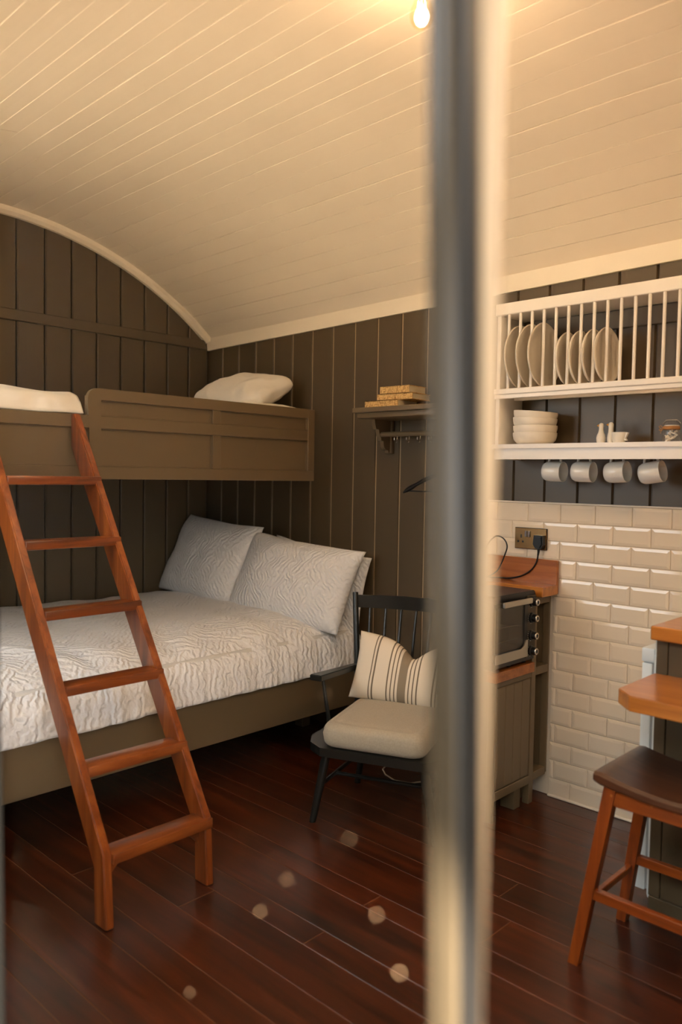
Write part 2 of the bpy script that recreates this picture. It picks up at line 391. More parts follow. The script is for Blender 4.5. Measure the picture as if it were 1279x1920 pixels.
# long wall
wb = struct('wall_back')
obj('backing', G().box(XL - 0.1, XR + 0.1, 0.019, 0.12, -0.05, 2.45), M_wall, wb, smooth=False)
gx = [XL + 0.0] + [-2.278 + 0.1561 * i for i in range(13)] + [-0.231 + 0.15 * j for j in range(23)] + [XR]
def board_x(parent, x0, x1, z0, z1):
    e = 0.0045; xs = [x0 + 0.0025, x0 + 0.0025 + e, x1 - 0.0025 - e, x1 - 0.0025]; ys = [0.016, 0.008, 0.008, 0.016]
    vs = []; fs = []
    for x, y in zip(xs, ys): vs += [(x, y, z0), (x, y, z1)]
    for k in range(3): fs.append((2 * k, 2 * k + 1, 2 * k + 3, 2 * k + 2))
    m0 = len(vs)
    vs += [(xs[0], 0.02, z0), (xs[0], 0.02, z1), (xs[3], 0.02, z0), (xs[3], 0.02, z1)]
    fs += [(0, m0, m0 + 1, 1), (6, 7, m0 + 3, m0 + 2)]
    return obj('board', G().add(vs, fs), M_wall, parent, smooth=False)
M_groove = base_mat('groove_pale', (176, 152, 118), rough=0.4)  # paler strips set in the grooves of the left-hand boards
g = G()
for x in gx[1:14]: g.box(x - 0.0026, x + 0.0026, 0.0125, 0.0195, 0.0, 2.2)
o = obj('groove_strip', g, M_groove, wb, smooth=False); o['kind'] = 'stuff'
for a, b in zip(gx[:-1], gx[1:]):
    board_x(wb, a, b, 0.0, 2.22)
obj('batten', G().box(-0.19, 1.10, -0.010, 0.008, 1.925, 1.996, 0.002), M_wall, wb)

# metro tiles on the kitchen stretch of the long wall
PX, PZ = 0.152, 0.0768
TX0, TX1 = -0.39, 1.50
obj('grout', G().box(TX0, TX1, 0.0045, 0.0075, 0.002, 16 * PZ + 0.002), M_tgrout, wb, smooth=False)
def tile_geo(wd, hh=PZ - 0.0024):
    b = 0.0125; d = 0.0021
    x0, x1, z0, z1 = -wd / 2, wd / 2, -hh / 2, hh / 2
    bi = min(b, wd * 0.42)
    e = 0.0015
    o = [(x0, z0), (x1, z0), (x1, z1), (x0, z1)]
    o2 = [(x0 + e, z0 + e), (x1 - e, z0 + e), (x1 - e, z1 - e), (x0 + e, z1 - e)]
    i = [(x0 + bi, z0 + b), (x1 - bi, z0 + b), (x1 - bi, z1 - b), (x0 + bi, z1 - b)]
    vs = [(a, 0.0055, c) for a, c in o] + [(a, 0.0022, c) for a, c in o] + [(a, 0.0008, c) for a, c in o2] + [(a, 0.0008 - d, c) for a, c in i]
    fs = []
    for r in range(3):
        for k in range(4): fs.append((r * 4 + k, r * 4 + (k + 1) % 4, r * 4 + 4 + (k + 1) % 4, r * 4 + 4 + k))
    fs.append((12, 13, 14, 15))
    return G().add(vs, fs)
tcache = {}
def tile(xa, xb, row):
    wd = round(xb - xa - 0.0024, 4)
    if wd < 0.008: return
    loc = ((xa + xb) / 2, 0.0, (row + 0.5) * PZ + 0.001)
    rt_ = random.Random(int(xa * 1000) * 31 + row)
    rot = (rt_.uniform(-0.0035, 0.0035), 0, rt_.uniform(-0.003, 0.003))
    if wd in tcache:
        inst(tcache[wd], wb, loc, rot)
    else:
        o = obj('tile', tile_geo(wd), M_tile, wb, local=True, smooth=False); o.location = loc; o.rotation_euler = rot; tcache[wd] = o
for row in range(16):                       # row 0 sits on the floor
    k = 16 - row                            # row number from the top, odd rows have joints at x = n * pitch
    off = 0.0 if k % 2 == 1 else PX / 2
    x_start = -0.022 if row < 11 else TX0
    x_end = 0.62 if row < 11 else TX1
    n = math.floor((x_start - off) / PX)
    while True:
        a = n * PX + off; b = a + PX; n += 1
        if a >= x_end - 0.01: break
        a2, b2 = max(a, x_start), min(b, x_end)
        if b2 - a2 > 0.01: tile(a2, b2, row)
o = obj('trim_3', G().box(-0.02, 0.62, -0.012, 0.002, 0.0, 0.010, 0.003).box(TX0, TX1, -0.003, 0.007, 16 * PZ + 0.002, 16 * PZ + 0.009, 0.002), M_trim); o['kind'] = 'structure'

# far wall, behind and to the right of the view
wr = struct('wall_right')
obj('panelling', G().prism(poly, lambda a, b, d: (d, a, b), XR, XR + 0.1), M_wall, wr, smooth=False)

# front wall: wide glazed opening the picture is taken through
wf = struct('wall_front')
OX0, OX1, OZ = 0.30, 2.35, 2.12
WX0, WX1, WZ0, WZ1 = -1.75, -0.50, 1.22, 2.12          # high window left of the door
g = G().box(XL - 0.1, WX0, YF - 0.08, YF, -0.05, 2.30).box(WX1, OX0, YF - 0.08, YF, -0.05, 2.30).box(WX0, WX1, YF - 0.08, YF, -0.05, WZ0).box(WX0, WX1, YF - 0.08, YF, WZ1, 2.30).box(OX1, XR + 0.1, YF - 0.08, YF, -0.05, 2.30).box(OX0, OX1, YF - 0.08, YF, OZ, 2.30)
obj('panelling', g, M_wall, wf, smooth=False)
win = struct('window_1')
g = G().box(WX0, WX0 + 0.05, YF - 0.06, YF - 0.01, WZ0, WZ1, 0.003).box(WX1 - 0.05, WX1, YF - 0.06, YF - 0.01, WZ0, WZ1, 0.003).box(WX0, WX1, YF - 0.06, YF - 0.01, WZ0, WZ0 + 0.05, 0.003).box(WX0, WX1, YF - 0.06, YF - 0.01, WZ1 - 0.05, WZ1, 0.003)
obj('window_frame', g, M_white, win)
obj('pane', G().box(WX0 + 0.05, WX1 - 0.05, YF - 0.037, YF - 0.033, WZ0 + 0.05, WZ1 - 0.05), M_glass, win, smooth=False)
o = obj('ground', G().box(-14, 16, -22, YF - 0.08, -0.30, -0.12), M_ground); o['kind'] = 'structure'
added_deck = struct('added_deck')  # dark boards added to cut light bounced off the ground by the door
for k in range(11):
    obj('added_deck_board', G().box(0.30, 3.3, YF - 0.085 - 0.135 * (k + 1), YF - 0.09 - 0.135 * k, -0.12, -0.085, 0.003), M_added_deck, added_deck)
# dark foliage added behind the camera to keep sky light off the door
added_hedge = G(); rh = random.Random(2)
for k in range(640):
    c = Vector((rh.uniform(-0.7, 4.2), rh.uniform(-4.6, -4.2), rh.uniform(-0.1, 2.3))); r = rh.uniform(0.10, 0.2)
    added_hedge.sphere(c, r, 7, 5)
o = obj('added_hedge', added_hedge, base_mat('added_hedge_leaves', (58, 66, 40), rough=0.8, var=0.3, vscale=8, bump=1.0, bscale=30, bdist=0.05)); tag(o, 'added dark green foliage blocking the sky behind the camera, outside the frame', 'added_hedge', kind='stuff')
# roof verge oversailing the front wall
o = obj('roof_overhang', G().box(XL - 0.1, XR + 0.1, YF - 0.345, YF - 0.04, 2.30, 2.33, 0.01), M_wall); o['kind'] = 'structure'

# ceiling: 32 planks on a barrel vault
ce = struct('ceiling')
g = G(); NA = 48; vs = []; fs = []
xs_ = [XL - 0.1, 0.45, XR + 0.1]
for k in range(NA + 1):
    a = -A1 * 1.06 + 2 * A1 * 1.06 * k / NA
    for x in xs_:
        for r in (0.010, 0.05):
            vs.append((x, YC + (RC + r) * math.sin(a), ZC + (RC + r) * math.cos(a) + lift(x)))
for k in range(NA):
    b = k * 6
    for j in (0, 2):
        fs += [(b + j, b + j + 2, b + j + 8, b + j + 6), (b + j + 1, b + j + 7, b + j + 9, b + j + 3)]
    fs += [(b, b + 6, b + 7, b + 1), (b + 4, b + 5, b + 11, b + 10)]
obj('ceiling_lining', g.add(vs, fs), M_cream, ce, smooth=False)
NP = 32
def plank(x0, x1, a0, a1, dr):
    ga = (0.0003 + 0.0011 * rp.random()) / RC; e = 0.0011 / RC
    aa = [a0 + ga, a0 + ga + e, (a0 + a1) / 2, a1 - ga - e, a1 - ga]; rr = [0.0013, 0, 0, 0, 0.0013]
    xx = [x0, 0.45, x1] if x0 < 0.45 < x1 else [x0, x1]
    vs = []; fs = []
    for x in xx:
        for a, r in zip(aa, rr):
            vs.append((x, YC + (RC + r + dr) * math.sin(a), ZC + (RC + r + dr) * math.cos(a) + lift(x)))
        for a in (a0 + ga, a1 - ga): vs.append((x, YC + (RC + 0.012) * math.sin(a), ZC + (RC + 0.012) * math.cos(a) + lift(x)))
    for i in range(len(xx) - 1):
        b = i * 7
        for j in range(4): fs.append((b + j, b + j + 1, b + j + 8, b + j + 7))
        fs += [(b + 5, b, b + 7, b + 12), (b + 4, b + 6, b + 13, b + 11)]
    fs += [(0, 1, 2, 3, 4, 6, 5), tuple(i + (len(xx) - 1) * 7 for i in (0, 1, 2, 3, 4, 6, 5))]
    obj('plank', G().add(vs, fs), M_cream, ce, smooth=False)
rp = random.Random(5)
cj = {20: -2.22, 23: -2.20, 17: 1.3, 12: -1.5, 15: 1.7, 27: 1.6, 9: 1.2}
for k in range(NP):
    a0 = -A1 + 2 * A1 * k / NP; a1 = -A1 + 2 * A1 * (k + 1) / NP
    dr = rp.uniform(-0.0008, 0.0008)
    if k in cj:
        plank(XL, cj[k] - 0.0008, a0, a1, dr); plank(cj[k] + 0.0008, XR, a0, a1, rp.uniform(-0.0008, 0.0008))
    else: plank(XL, XR, a0, a1, dr)
# arch moulding on the end wall, and the eave board on the long wall
def arch(r0, r1, x0, x1, seg=60):
    g = G(); vs = []; fs = []
    for k in range(seg + 1):
        a = -A1 * 1.0 + 2 * A1 * k / seg
        for r, x in ((r0, x0), (r0, x1), ((r0 * 0.4 + r1 * 0.6), x1), (r1, x0 + (x1 - x0) * 0.55), (r1, x0)):
            vs.append((x, YC + r * math.sin(a), ZC + r * math.cos(a) + lift(x)))
    for k in range(seg):
        for j in range(5): fs.append((k * 5 + j, k * 5 + (j + 1) % 5, k * 5 + 5 + (j + 1) % 5, k * 5 + 5 + j))
    return g.add(vs, fs)
o = obj('trim_1', arch(RC, RC - 0.038, XL, XL + 0.038), M_trim); o['kind'] = 'structure'
g = G(); vs = []; fs = []
for x in (XL, 0.45, XR):
    l = lift(x)
    vs += [(x, 0.008, 2.092 + l), (x, -0.006, 2.092 + l), (x, -0.014, 2.163 + l), (x, 0.008, 2.168 + l)]
for i in (0, 4):
    for j in range(4): fs.append((i + j, i + (j + 1) % 4, i + 4 + (j + 1) % 4, i + 4 + j))
fs += [(0, 1, 2, 3), (8, 9, 10, 11)]
o = obj('trim_2', g.add(vs, fs), M_trim, smooth=False); o['kind'] = 'structure'

# glazed door in the opening: left stile, glass, meeting stile; the cream jamb of the open half behind it
door = struct('door_1')
YD = -2.60
def lean(a, z, k): return a + (z - 1.31) * k
def stile(x0, x1, y0, y1, name, mat, k=0.0, b=0.004):
    g = G().box(x0, x1, y0, y1, 0.02, OZ - 0.02, b)
    g.v = [(v[0] + (v[2] - 1.31) * k, v[1], v[2]) for v in g.v]
    return obj(name, g, mat, door)
KL = -0.029
g0 = stile(1.294, 1.3165, YD, YD + 0.022, 'meeting_stile', M_frame, KL)
stile(1.3165, 1.3235, YD + 0.004, YD + 0.020, 'rubber_seal', M_seal, KL, 0.001)
stile(1.300, 1.305, YD - 0.0030, YD, 'glazing_bead', M_frame, KL, 0.001)
stile(1.3095, 1.3145, YD - 0.0030, YD, 'glazing_bead', M_frame, KL, 0.001)
stile(0.530, 0.612, YD - 0.0, YD + 0.020, 'hinge_stile', M_dgrey, KL)
g = G().box(0.612, 1.293, YD + 0.015, YD + 0.019, 0.12, OZ - 0.05); g.v = [(v[0] + (v[2] - 1.31) * KL, v[1], v[2]) for v in g.v]
obj('glass_pane', g, M_pane, door, smooth=False)
g = G().box(0.612, 1.293, YD - 0.02, YD + 0.02, 0.02, 0.12, 0.003).box(0.612, 1.293, YD - 0.02, YD + 0.02, OZ - 0.05, OZ - 0.02, 0.003)
g.v = [(v[0] + (v[2] - 1.31) * KL, v[1], v[2]) for v in g.v]
obj('door_rail', g, M_frame, door)
obj('door_jamb', G().box(1.2900, 1.3140, YD + 0.040, YD + 0.052, 0.0, OZ, 0.002), M_jamb, door)
dg = G(); rd = random.Random(11)
for x, z, r in [(1.234, 1.083, .0011), (1.14, .993, .0013), (1.26, 1.039, .0014), (1.281, 1.008, .0018), (1.208, 1.18, .001), (1.251, 1.288, .0008), (1.048, .884, .0011), (1.10, 1.25, .0009), (0.98, 1.12, .001), (1.17, 1.03, .0009)]:
    dg.sphere((x, YD, z), r * 0.62, 8, 5, (1, 0.3, 1))
o = obj('dust_specks', dg, M_dust, door)
o['kind'] = 'stuff'

# ================================================================== DOUBLE BED
BX = -1.03; BY0, BY1 = -2.05, 0.0
bed = thing('bed_frame', 'painted taupe double bed frame with a deep plain side rail below the bunk', 'bed', (-1.72, -1.0, 0))
obj('side_rail', G().box(BX - 0.035, BX, BY0, -0.01, 0.200, 0.392, 0.003), M_joinery, bed)
obj('end_rail', G().box(XL + 0.02, BX - 0.035, BY0, BY0 + 0.035, 0.200, 0.392, 0.003), M_joinery, bed)
for x in (XL + 0.06, BX - 0.42):
    for y in (BY0 + 0.06, -0.10): obj('leg', G().box(x, x + 0.06, y - 0.03, y + 0.03, 0.0, 0.30, 0.003), M_joinery, bed)
obj('slat_base', G().box(XL + 0.02, BX - 0.035, BY0 + 0.035, -0.02, 0.285, 0.305), M_joinery, bed)
mt = obj('mattress', G().box(XL + 0.03, BX - 0.045, BY0 + 0.05, -0.03, 0.306, 0.565, 0.03, seg=3), M_matt)
tag(mt, 'white mattress on the double bed under the crinkled bedspread', 'mattress')

prof = [(-2.385, 0.52), (-2.39, 0.60), (-2.36, 0.640), (-2.25, 0.652), (-1.9, 0.655), (-1.6, 0.652), (-1.35, 0.642), (-1.22, 0.625), (-1.13, 0.590), (-1.075, 0.54), (-1.046, 0.485), (-1.03, 0.43), (-1.022, 0.392)]
def polyl(pr, t):
    seg = [math.dist(a, b) for a, b in zip(pr[:-1], pr[1:])]; T = sum(seg) * t
    for (a, b), s in zip(zip(pr[:-1], pr[1:]), seg):
        if T <= s or (a, b) == (pr[-2], pr[-1]):
            u = min(1, T / s); return a[0] + (b[0] - a[0]) * u, a[1] + (b[1] - a[1]) * u
        T -= s
def duvet(u, v):
    x, z = polyl(prof, u); y = -0.012 + (BY0 + 0.02 + 0.012) * v
    p = Vector((x * 2.2, y * 2.2, z * 2.2)); top = 1.0 if u > 0.06 else u / 0.06
    n = noise.noise(p) * 0.016 + noise.noise(p * 2.7 + Vector((3, 1, 4))) * 0.009 + noise.noise(p * 6) * 0.004
    # long soft drapes running over the front edge
    f = max(0.0, min(1.0, (u - 0.55) / 0.2)); n += f * 0.007 * math.sin(y * 26 + 3 * noise.noise(Vector((x * 3, y * 3, 0))) * 2)
    side = max(0.0, min(1.0, (u - 0.80) / 0.12))
    hem = max(0.0, (u - 0.93) / 0.07)
    z2 = z + n * (1 - side) * top + hem * 0.012 * noise.noise(Vector((0, y * 5, 2)))
    x2 = x + side * (abs(n) * 0.9 + 0.006)
    if u > 0.985: z2 = max(z2, 0.392)
    # foot end falls over the mattress
    e = max(0.0, (v - 0.965) / 0.035); z2 -= e * e * 0.12
    h = max(0.0, (0.03 - v) / 0.03); z2 -= h * h * 0.05
    return (x2, y, max(z2, 0.393))
dv = obj('bedspread', G().grid(110, 170, duvet), M_bed, angle=180)
tag(dv, 'white crinkled matelasse bedspread covering the double bed', 'bedspread')
md = dv.modifiers.new('thick', 'SOLIDIFY'); md.thickness = 0.012; md.offset = -1

def pillow_geo(wd, hh, th, seed=0, wr=0.006, pinch=0.06, dip=0.0, n=34, wfreq=9.0, sag=0.0, cr=0.0, dc=0.0, dw=0.32):
    g = G(); vs = []; fs = []
    def pt(u, v, s):
        x = wd / 2 * u * (1 - pinch * (1 - v * v) - cr * 0.8 * v ** 8); y = hh / 2 * v * (1 - pinch * (1 - u * u) - cr * u ** 8)
        if dip and v > 0: y -= dip * v * math.exp(-(abs(u - dc) / dw) ** 1.3)
        t = th / 2 * ((1 - u ** 4) * (1 - v ** 4)) ** 0.55 * (0.78 + 0.22 * (1 - u * u) * (1 - v * v))
        if dip: t *= 1 - 0.35 * max(0, v) * math.exp(-((u - dc) / 0.12) ** 2)
        if sag: t *= 1 - sag * v
        q = Vector((x * wfreq, y * wfreq, s * 3 + seed * 7.3))
        k = ((1 - u * u) * (1 - v * v)) ** 0.3
        t += (noise.noise(q) * wr + noise.noise(q * 2.6) * wr * 0.5) * k
        y += noise.noise(Vector((x * 5, seed, s))) * wr * abs(v); x += noise.noise(Vector((seed, y * 6, s))) * wr * abs(u)
        return Vector((x, y, t * s))
    idx = {}
    for s in (1, -1):
        for i in range(n + 1):
            for j in range(n + 1):
                u = -1 + 2 * i / n; v = -1 + 2 * j / n
                u = math.copysign(1 - (1 - abs(u)) ** 1.25, u); v = math.copysign(1 - (1 - abs(v)) ** 1.25, v)
                if s == -1 and (i in (0, n) or j in (0, n)): idx[(s, i, j)] = idx[(1, i, j)]; continue
                idx[(s, i, j)] = len(vs)
                p = pt(u, v, s)
                if i in (0, n) or j in (0, n): p.z = 0
                vs.append(p)
    for s in (1, -1):
        for i in range(n):
            for j in range(n):
                f = (idx[(s, i, j)], idx[(s, i + 1, j)], idx[(s, i + 1, j + 1)], idx[(s, i, j + 1)])
                fs.append(f if s == 1 else f[::-1])
    return g.add(vs, fs)

def place_pillow(name, label, cat, geo, mat, center, xdir, updir, group=None):
    """local x along xdir, local y along updir, local z is the puffed face"""
    x = Vector(xdir).normalized(); y = Vector(updir); y = (y - x * y.dot(x)).normalized(); z = x.cross(y)
    o = obj(name, geo, mat, None, local=True, angle=180)
    M = Matrix((x, y, z)).transposed().to_4x4(); M.translation = center; o.matrix_world = M
    return tag(o, label, cat, group)

gp = 'crinkled white pillows on the double bed'
place_pillow('pillow', 'crinkled white pillow in the corner of the double bed, leftmost', 'pillow', pillow_geo(0.70, 0.485, 0.20, 1, 0.012, pinch=0.05), M_pilw, (-2.065, -0.245, 0.845), (1, -0.02, -0.06), (0, 0.42, 0.9), gp)
place_pillow('pillow', 'crinkled white pillow overlapping the corner pillow, front one on the double bed', 'pillow', pillow_geo(0.76, 0.435, 0.20, 2, 0.012, pinch=0.045), M_pilw, (-1.375, -0.225, 0.792), (1, 0.10, -0.075), (0.02, 0.42, 0.9), gp)
place_pillow('pillow', 'white pillow peeking out behind the front pillow by the dark chair', 'pillow', pillow_geo(0.70, 0.42, 0.09, 3, 0.006), M_pilw, (-1.36, -0.078, 0.755), (1, 0.02, -0.10), (0, 0.10, 0.99), gp)

# ================================================================== BUNK
BKX = -1.325
bk = thing('bunk_bed', 'taupe panelled upper bunk fixed across the end of the room', 'bunk bed', (-1.85, -1.1, 1.306))
def bpan(name, y0, y1, z0, z1, x0=BKX - 0.022, x1=BKX, b=0.002): return obj(name, G().box(x0, x1, y0, y1, z0, z1, b), M_joinery, bk)
BYE = -0.133
obj('panel', G().box(BKX - 0.030, BKX - 0.016, -1.40, -0.15, 1.34, 1.64), M_joinery, bk)
obj('panel', G().box(BKX - 0.030, BKX - 0.016, -2.36, -1.37, 1.34, 1.54), M_joinery, bk)
bpan('bottom_rail', -2.40, BYE, 1.304, 1.356)
bpan('middle_rail', -2.40, BYE - 0.047, 1.509, 1.560)
bpan('stile', -0.782, -0.736, 1.356, 1.509); bpan('stile', -0.782, -0.736, 1.560, 1.624)
bpan('stile', BYE - 0.047, BYE, 1.356, 1.670)
bpan('stile', -2.40, -2.35, 1.356, 1.509)
rr_ = 0.045; outl = [(-1.343, 1.356), (-1.392, 1.356), (-1.392, 1.509), (-1.3925, 1.624)]
outl = [(-1.343, 1.356), (-1.392, 1.356), (-1.398, 1.56), (-1.402, 1.60)] + [(-1.402 + rr_ - rr_ * math.cos(t), 1.6255 + rr_ * math.sin(t)) for t in [k * PI / 2 / 8 for k in range(9)]] + [(BYE - 0.047, 1.6705), (BYE - 0.047, 1.624), (-1.343, 1.624)]
obj('top_rail', G().prism(outl, lambda a, b, d: (d, a, b), BKX - 0.022, BKX + 0.0005), M_joinery, bk, smooth=False)
# slim quadrant moulding round the insides of the panels
def mould(y0, y1, z0, z1):
    g = G(); t = 0.005; x0, x1 = BKX - 0.016, BKX - 0.0105
    g.box(x0, x1, y0, y1, z1 - t, z1, 0.001).box(x0, x1, y0, y1, z0, z0 + t, 0.001).box(x0, x1, y0, y0 + t, z0, z1, 0.001).box(x0, x1, y1 - t, y1, z0, z1, 0.001)
    obj('moulding', g, M_joinery, bk)
for a in ((-1.343, -0.782, 1.560, 1.624), (-0.736, BYE - 0.047, 1.560, 1.624), (-1.343, -0.782, 1.356, 1.509), (-0.736, BYE - 0.047, 1.356, 1.509), (-2.35, -1.392, 1.356, 1.509)): mould(*a)
obj('platform', G().prism([(XL + 0.013, -2.40), (BKX - 0.031, -2.40), (BKX - 0.031, -0.20), (-1.50, -0.012), (XL + 0.013, -0.012)], lambda a, b, d: (a, b, d), 1.335, 1.358), M_joinery, bk, smooth=False)
obj('support_rail', G().box(XL + 0.02, -1.52, -0.035, -0.001, 1.306, 1.335, 0.002), M_joinery, bk)
mt2 = obj('mattress', G().box(XL + 0.02, -1.50, -2.36, -0.02, 1.359, 1.560, 0.025, seg=3), M_matt)
tag(mt2, 'white mattress of the upper bunk', 'mattress')
prof2 = [(-2.385, 1.575), (-2.37, 1.625), (-2.2, 1.648), (-1.9, 1.655), (-1.6, 1.657), (-1.45, 1.654), (-1.385, 1.640), (-1.355, 1.610), (-1.340, 1.575), (-1.336, 1.566)]
def duvet2(u, v):
    x, z = polyl(prof2, u); y = -2.35 + (2.35 - 1.413) * v
    p = Vector((x * 3, y * 3, z * 3)); n = noise.noise(p) * 0.016 + noise.noise(p * 2.3) * 0.009
    side = max(0.0, min(1.0, (u - 0.86) / 0.08)); fold = math.sin(y * 14 + z * 30 + 4 * noise.noise(p)) * 0.006
    z2 = z + (n + fold * 0.5) * (1 - side) + side * fold * 0.3 + 0.012 * max(0, (-1.6 - y)) * (1 - side)
    return (x + side * (fold * 0.6 + n * 0.4) - side * 0.002, y, max(z2, 1.5635))
dv2 = obj('duvet', G().grid(70, 90, duvet2), M_sheet, angle=180)
tag(dv2, 'rumpled white duvet on the upper bunk hanging over its low front rail', 'duvet')
md = dv2.modifiers.new('thick', 'SOLIDIFY'); md.thickness = 0.01; md.offset = -1
place_pillow('pillow', 'flat white pillow lying on the upper bunk, lower one of two', 'pillow', pillow_geo(0.72, 0.46, 0.13, 5, 0.006, pinch=0.02), M_sheet, (-1.80, -0.270, 1.655), (1, 0.0, 0), (0, 1, 0.02), 'white pillows on the upper bunk')
place_pillow('pillow', 'plump creased white pillow propped on the upper bunk, upper one of two', 'pillow', pillow_geo(0.56, 0.36, 0.17, 6, 0.016, pinch=0.0, cr=0.18), M_sheet, (-1.82, -0.210, 1.785), (1, 0.02, -0.075), (0, 0.86, 0.36), 'white pillows on the upper bunk')

# ================================================================== LADDER
la = thing('ladder', 'varnished wooden bunk ladder with six flat treads', 'ladder', (-0.75, -1.64, 0))
S = 0.643                                        # x per z along the slope
def lad(z): return -0.437 - (z - 0.219) * S      # front edge
ZT = 1.560
for y0, y1 in ((-1.836, -1.808), (-1.475, -1.447)):
    sx_ = 0.076
    pol = [(lad(0.219) + 0.016, 0.0), (lad(0.219), 0.219), (lad(ZT), ZT), (BKX + 0.002, ZT), (BKX + 0.002, ZT - 0.13)]
    zb = 0.219 - 0.0; pol += [(lad(zb) - sx_ + 0.02, 0.169), (lad(0.219) - 0.052, 0.0)]
    g = G().prism(pol, lambda a, b, d: (a, d, b), y0, y1)
    bm = bmesh.new(); vv = [bm.verts.new(v) for v in g.v]
    for f in g.f: bm.faces.new([vv[i] for i in f])
    bmesh.ops.recalc_face_normals(bm, faces=bm.faces); bmesh.ops.bevel(bm, geom=list(bm.edges), offset=0.004, segments=2, affect='EDGES'); bm.verts.index_update()
    g = G(); g.v = [tuple(v.co) for v in bm.verts]; g.f = [tuple(v.index for v in f.verts) for f in bm.faces]; bm.free()
    o = obj('stringer', g, M_ladder, la)
    obj('foot_pad', G().box(lad(0.219) - 0.050, lad(0.219) + 0.014, y0 + 0.002, y1 - 0.002, -0.0005, 0.003), M_plastic, o)
for k in range(6):
    z1 = 0.219 + 0.2195 * k; xf = lad(z1) + 0.011
    obj('tread', G().box(xf - 0.078, xf, -1.8090, -1.4490, z1 - 0.032, z1, 0.004, seg=2), M_tread, la)
for y, sgn in ((-1.806, 1), (-1.477, -1)):
    g = G().prism([(-1.808, 0.13), (-1.808, 0.186), (-1.752, 0.186)] if sgn > 0 else [(-1.475, 0.13), (-1.475, 0.186), (-1.531, 0.186)], lambda a, b, d: (d, a, b), -0.490, -0.466)
    obj('corner_brace', g, M_tread, la, smooth=False)

# ================================================================== ARMCHAIR
TH = math.radians(22); P0 = Vector((-0.46, -0.93, 0))
U = Vector((math.cos(TH), math.sin(TH), 0)); W = Vector((-math.sin(TH), math.cos(TH), 0))
def L3(u, w_, z): return P0 + U * u + W * w_ + Vector((0, 0, z))
MC = Matrix((U, W, Vector((0, 0, 1)))).transposed().to_4x4(); MC.translation = P0
ch = thing('armchair', 'charcoal spindle-back armchair with a linen seat pad beside the double bed', 'armchair', tuple(P0), TH)
UC = 0.20                                        # centre of the chair
def locg(g):
    g.v = [tuple(MC @ Vector(v)) for v in g.v]; return g
base = [(0.0, 0.0), (0.40, 0.0), (0.43, 0.03), (0.448, 0.12), (0.43, 0.40), (0.40, 0.485), (0.0, 0.485), (-0.055, 0.40), (-0.088, 0.13), (-0.06, 0.05)]
g = G().prism(base, lambda a, b, d: (a, b, d), 0.284, 0.316)
obj('seat_frame', locg(g), M_black, ch)
for (a, b, c, d) in ((0.012, 0.045, -0.052, 0.062), (0.388, 0.045, 0.44, 0.055), (0.03, 0.44, -0.03, 0.50), (0.37, 0.44, 0.41, 0.485)):
    obj('leg', G().tube([L3(a, b, 0.29), L3(a * .8 + c * .2, b * .8 + d * .2, 0.235), L3(c, d, 0.0)], [0.014, 0.018, 0.013], 14), M_black, ch)
def lp(a, t): return [a[i] for i in range(2)]
obj('stretcher', G().tube([L3(-0.015, 0.20, 0.15), L3(0.405, 0.20, 0.15)], 0.008, 10), M_black, ch)
obj('stretcher', G().tube([L3(-0.02, 0.055, 0.15), L3(-0.003, 0.465, 0.15)], 0.009, 10), M_black, ch)
obj('stretcher', G().tube([L3(0.414, 0.05, 0.15), L3(0.392, 0.462, 0.15)], 0.009, 10), M_black, ch)
# back posts, top rail, spindles
pl_t = (-0.078, 0.562, 0.822); pr_t = (0.420, 0.545, 0.822)
obj('back_post', G().tube([L3(-0.012, 0.440, 0.29), L3(-0.02, 0.455, 0.42), L3(*pl_t)], [0.0135, 0.0135, 0.0125], 14), M_black, ch)
obj('back_post', G().tube([L3(0.385, 0.440, 0.29), L3(0.392, 0.455, 0.42), L3(*pr_t)], [0.0135, 0.0135, 0.0125], 14), M_black, ch)
g = G(); NR = 24; vs = []; fs = []
def railp(t):
    u = pl_t[0] + (pr_t[0] - pl_t[0]) * t; w_ = 0.560 + 0.045 * math.sin(PI * t) - 0.012 * t
    return u, w_
for k in range(NR + 1):
    t = k / NR; u, w_ = railp(t); h = 0.0265 + 0.002 * math.sin(PI * t); zc = 0.785
    for dw, dz in ((-0.009, -h), (-0.009, h), (0.009, h), (0.009, -h)):
        vs.append(L3(u, w_ + dw, zc + dz))
for k in range(NR):
    for j in range(4): fs.append((4 * k + j, 4 * k + (j + 1) % 4, 4 * k + 4 + (j + 1) % 4, 4 * k + 4 + j))
fs += [(0, 1, 2, 3), tuple(4 * NR + j for j in range(4))]
obj('top_rail', g.add(vs, fs), M_black, ch)
for k in range(7):
    ut = -0.012 + k * 0.0685; t = (ut - pl_t[0]) / (pr_t[0] - pl_t[0]); u, w_ = railp(t); ub = UC + (ut - UC) * 0.86
    obj('spindle', G().tube([L3(ub, 0.455, 0.31), L3((ub + ut) / 2, (0.455 + w_) / 2 + 0.002, 0.535), L3(ut, w_, 0.765)], [0.006, 0.0065, 0.006], 10), M_black, ch)
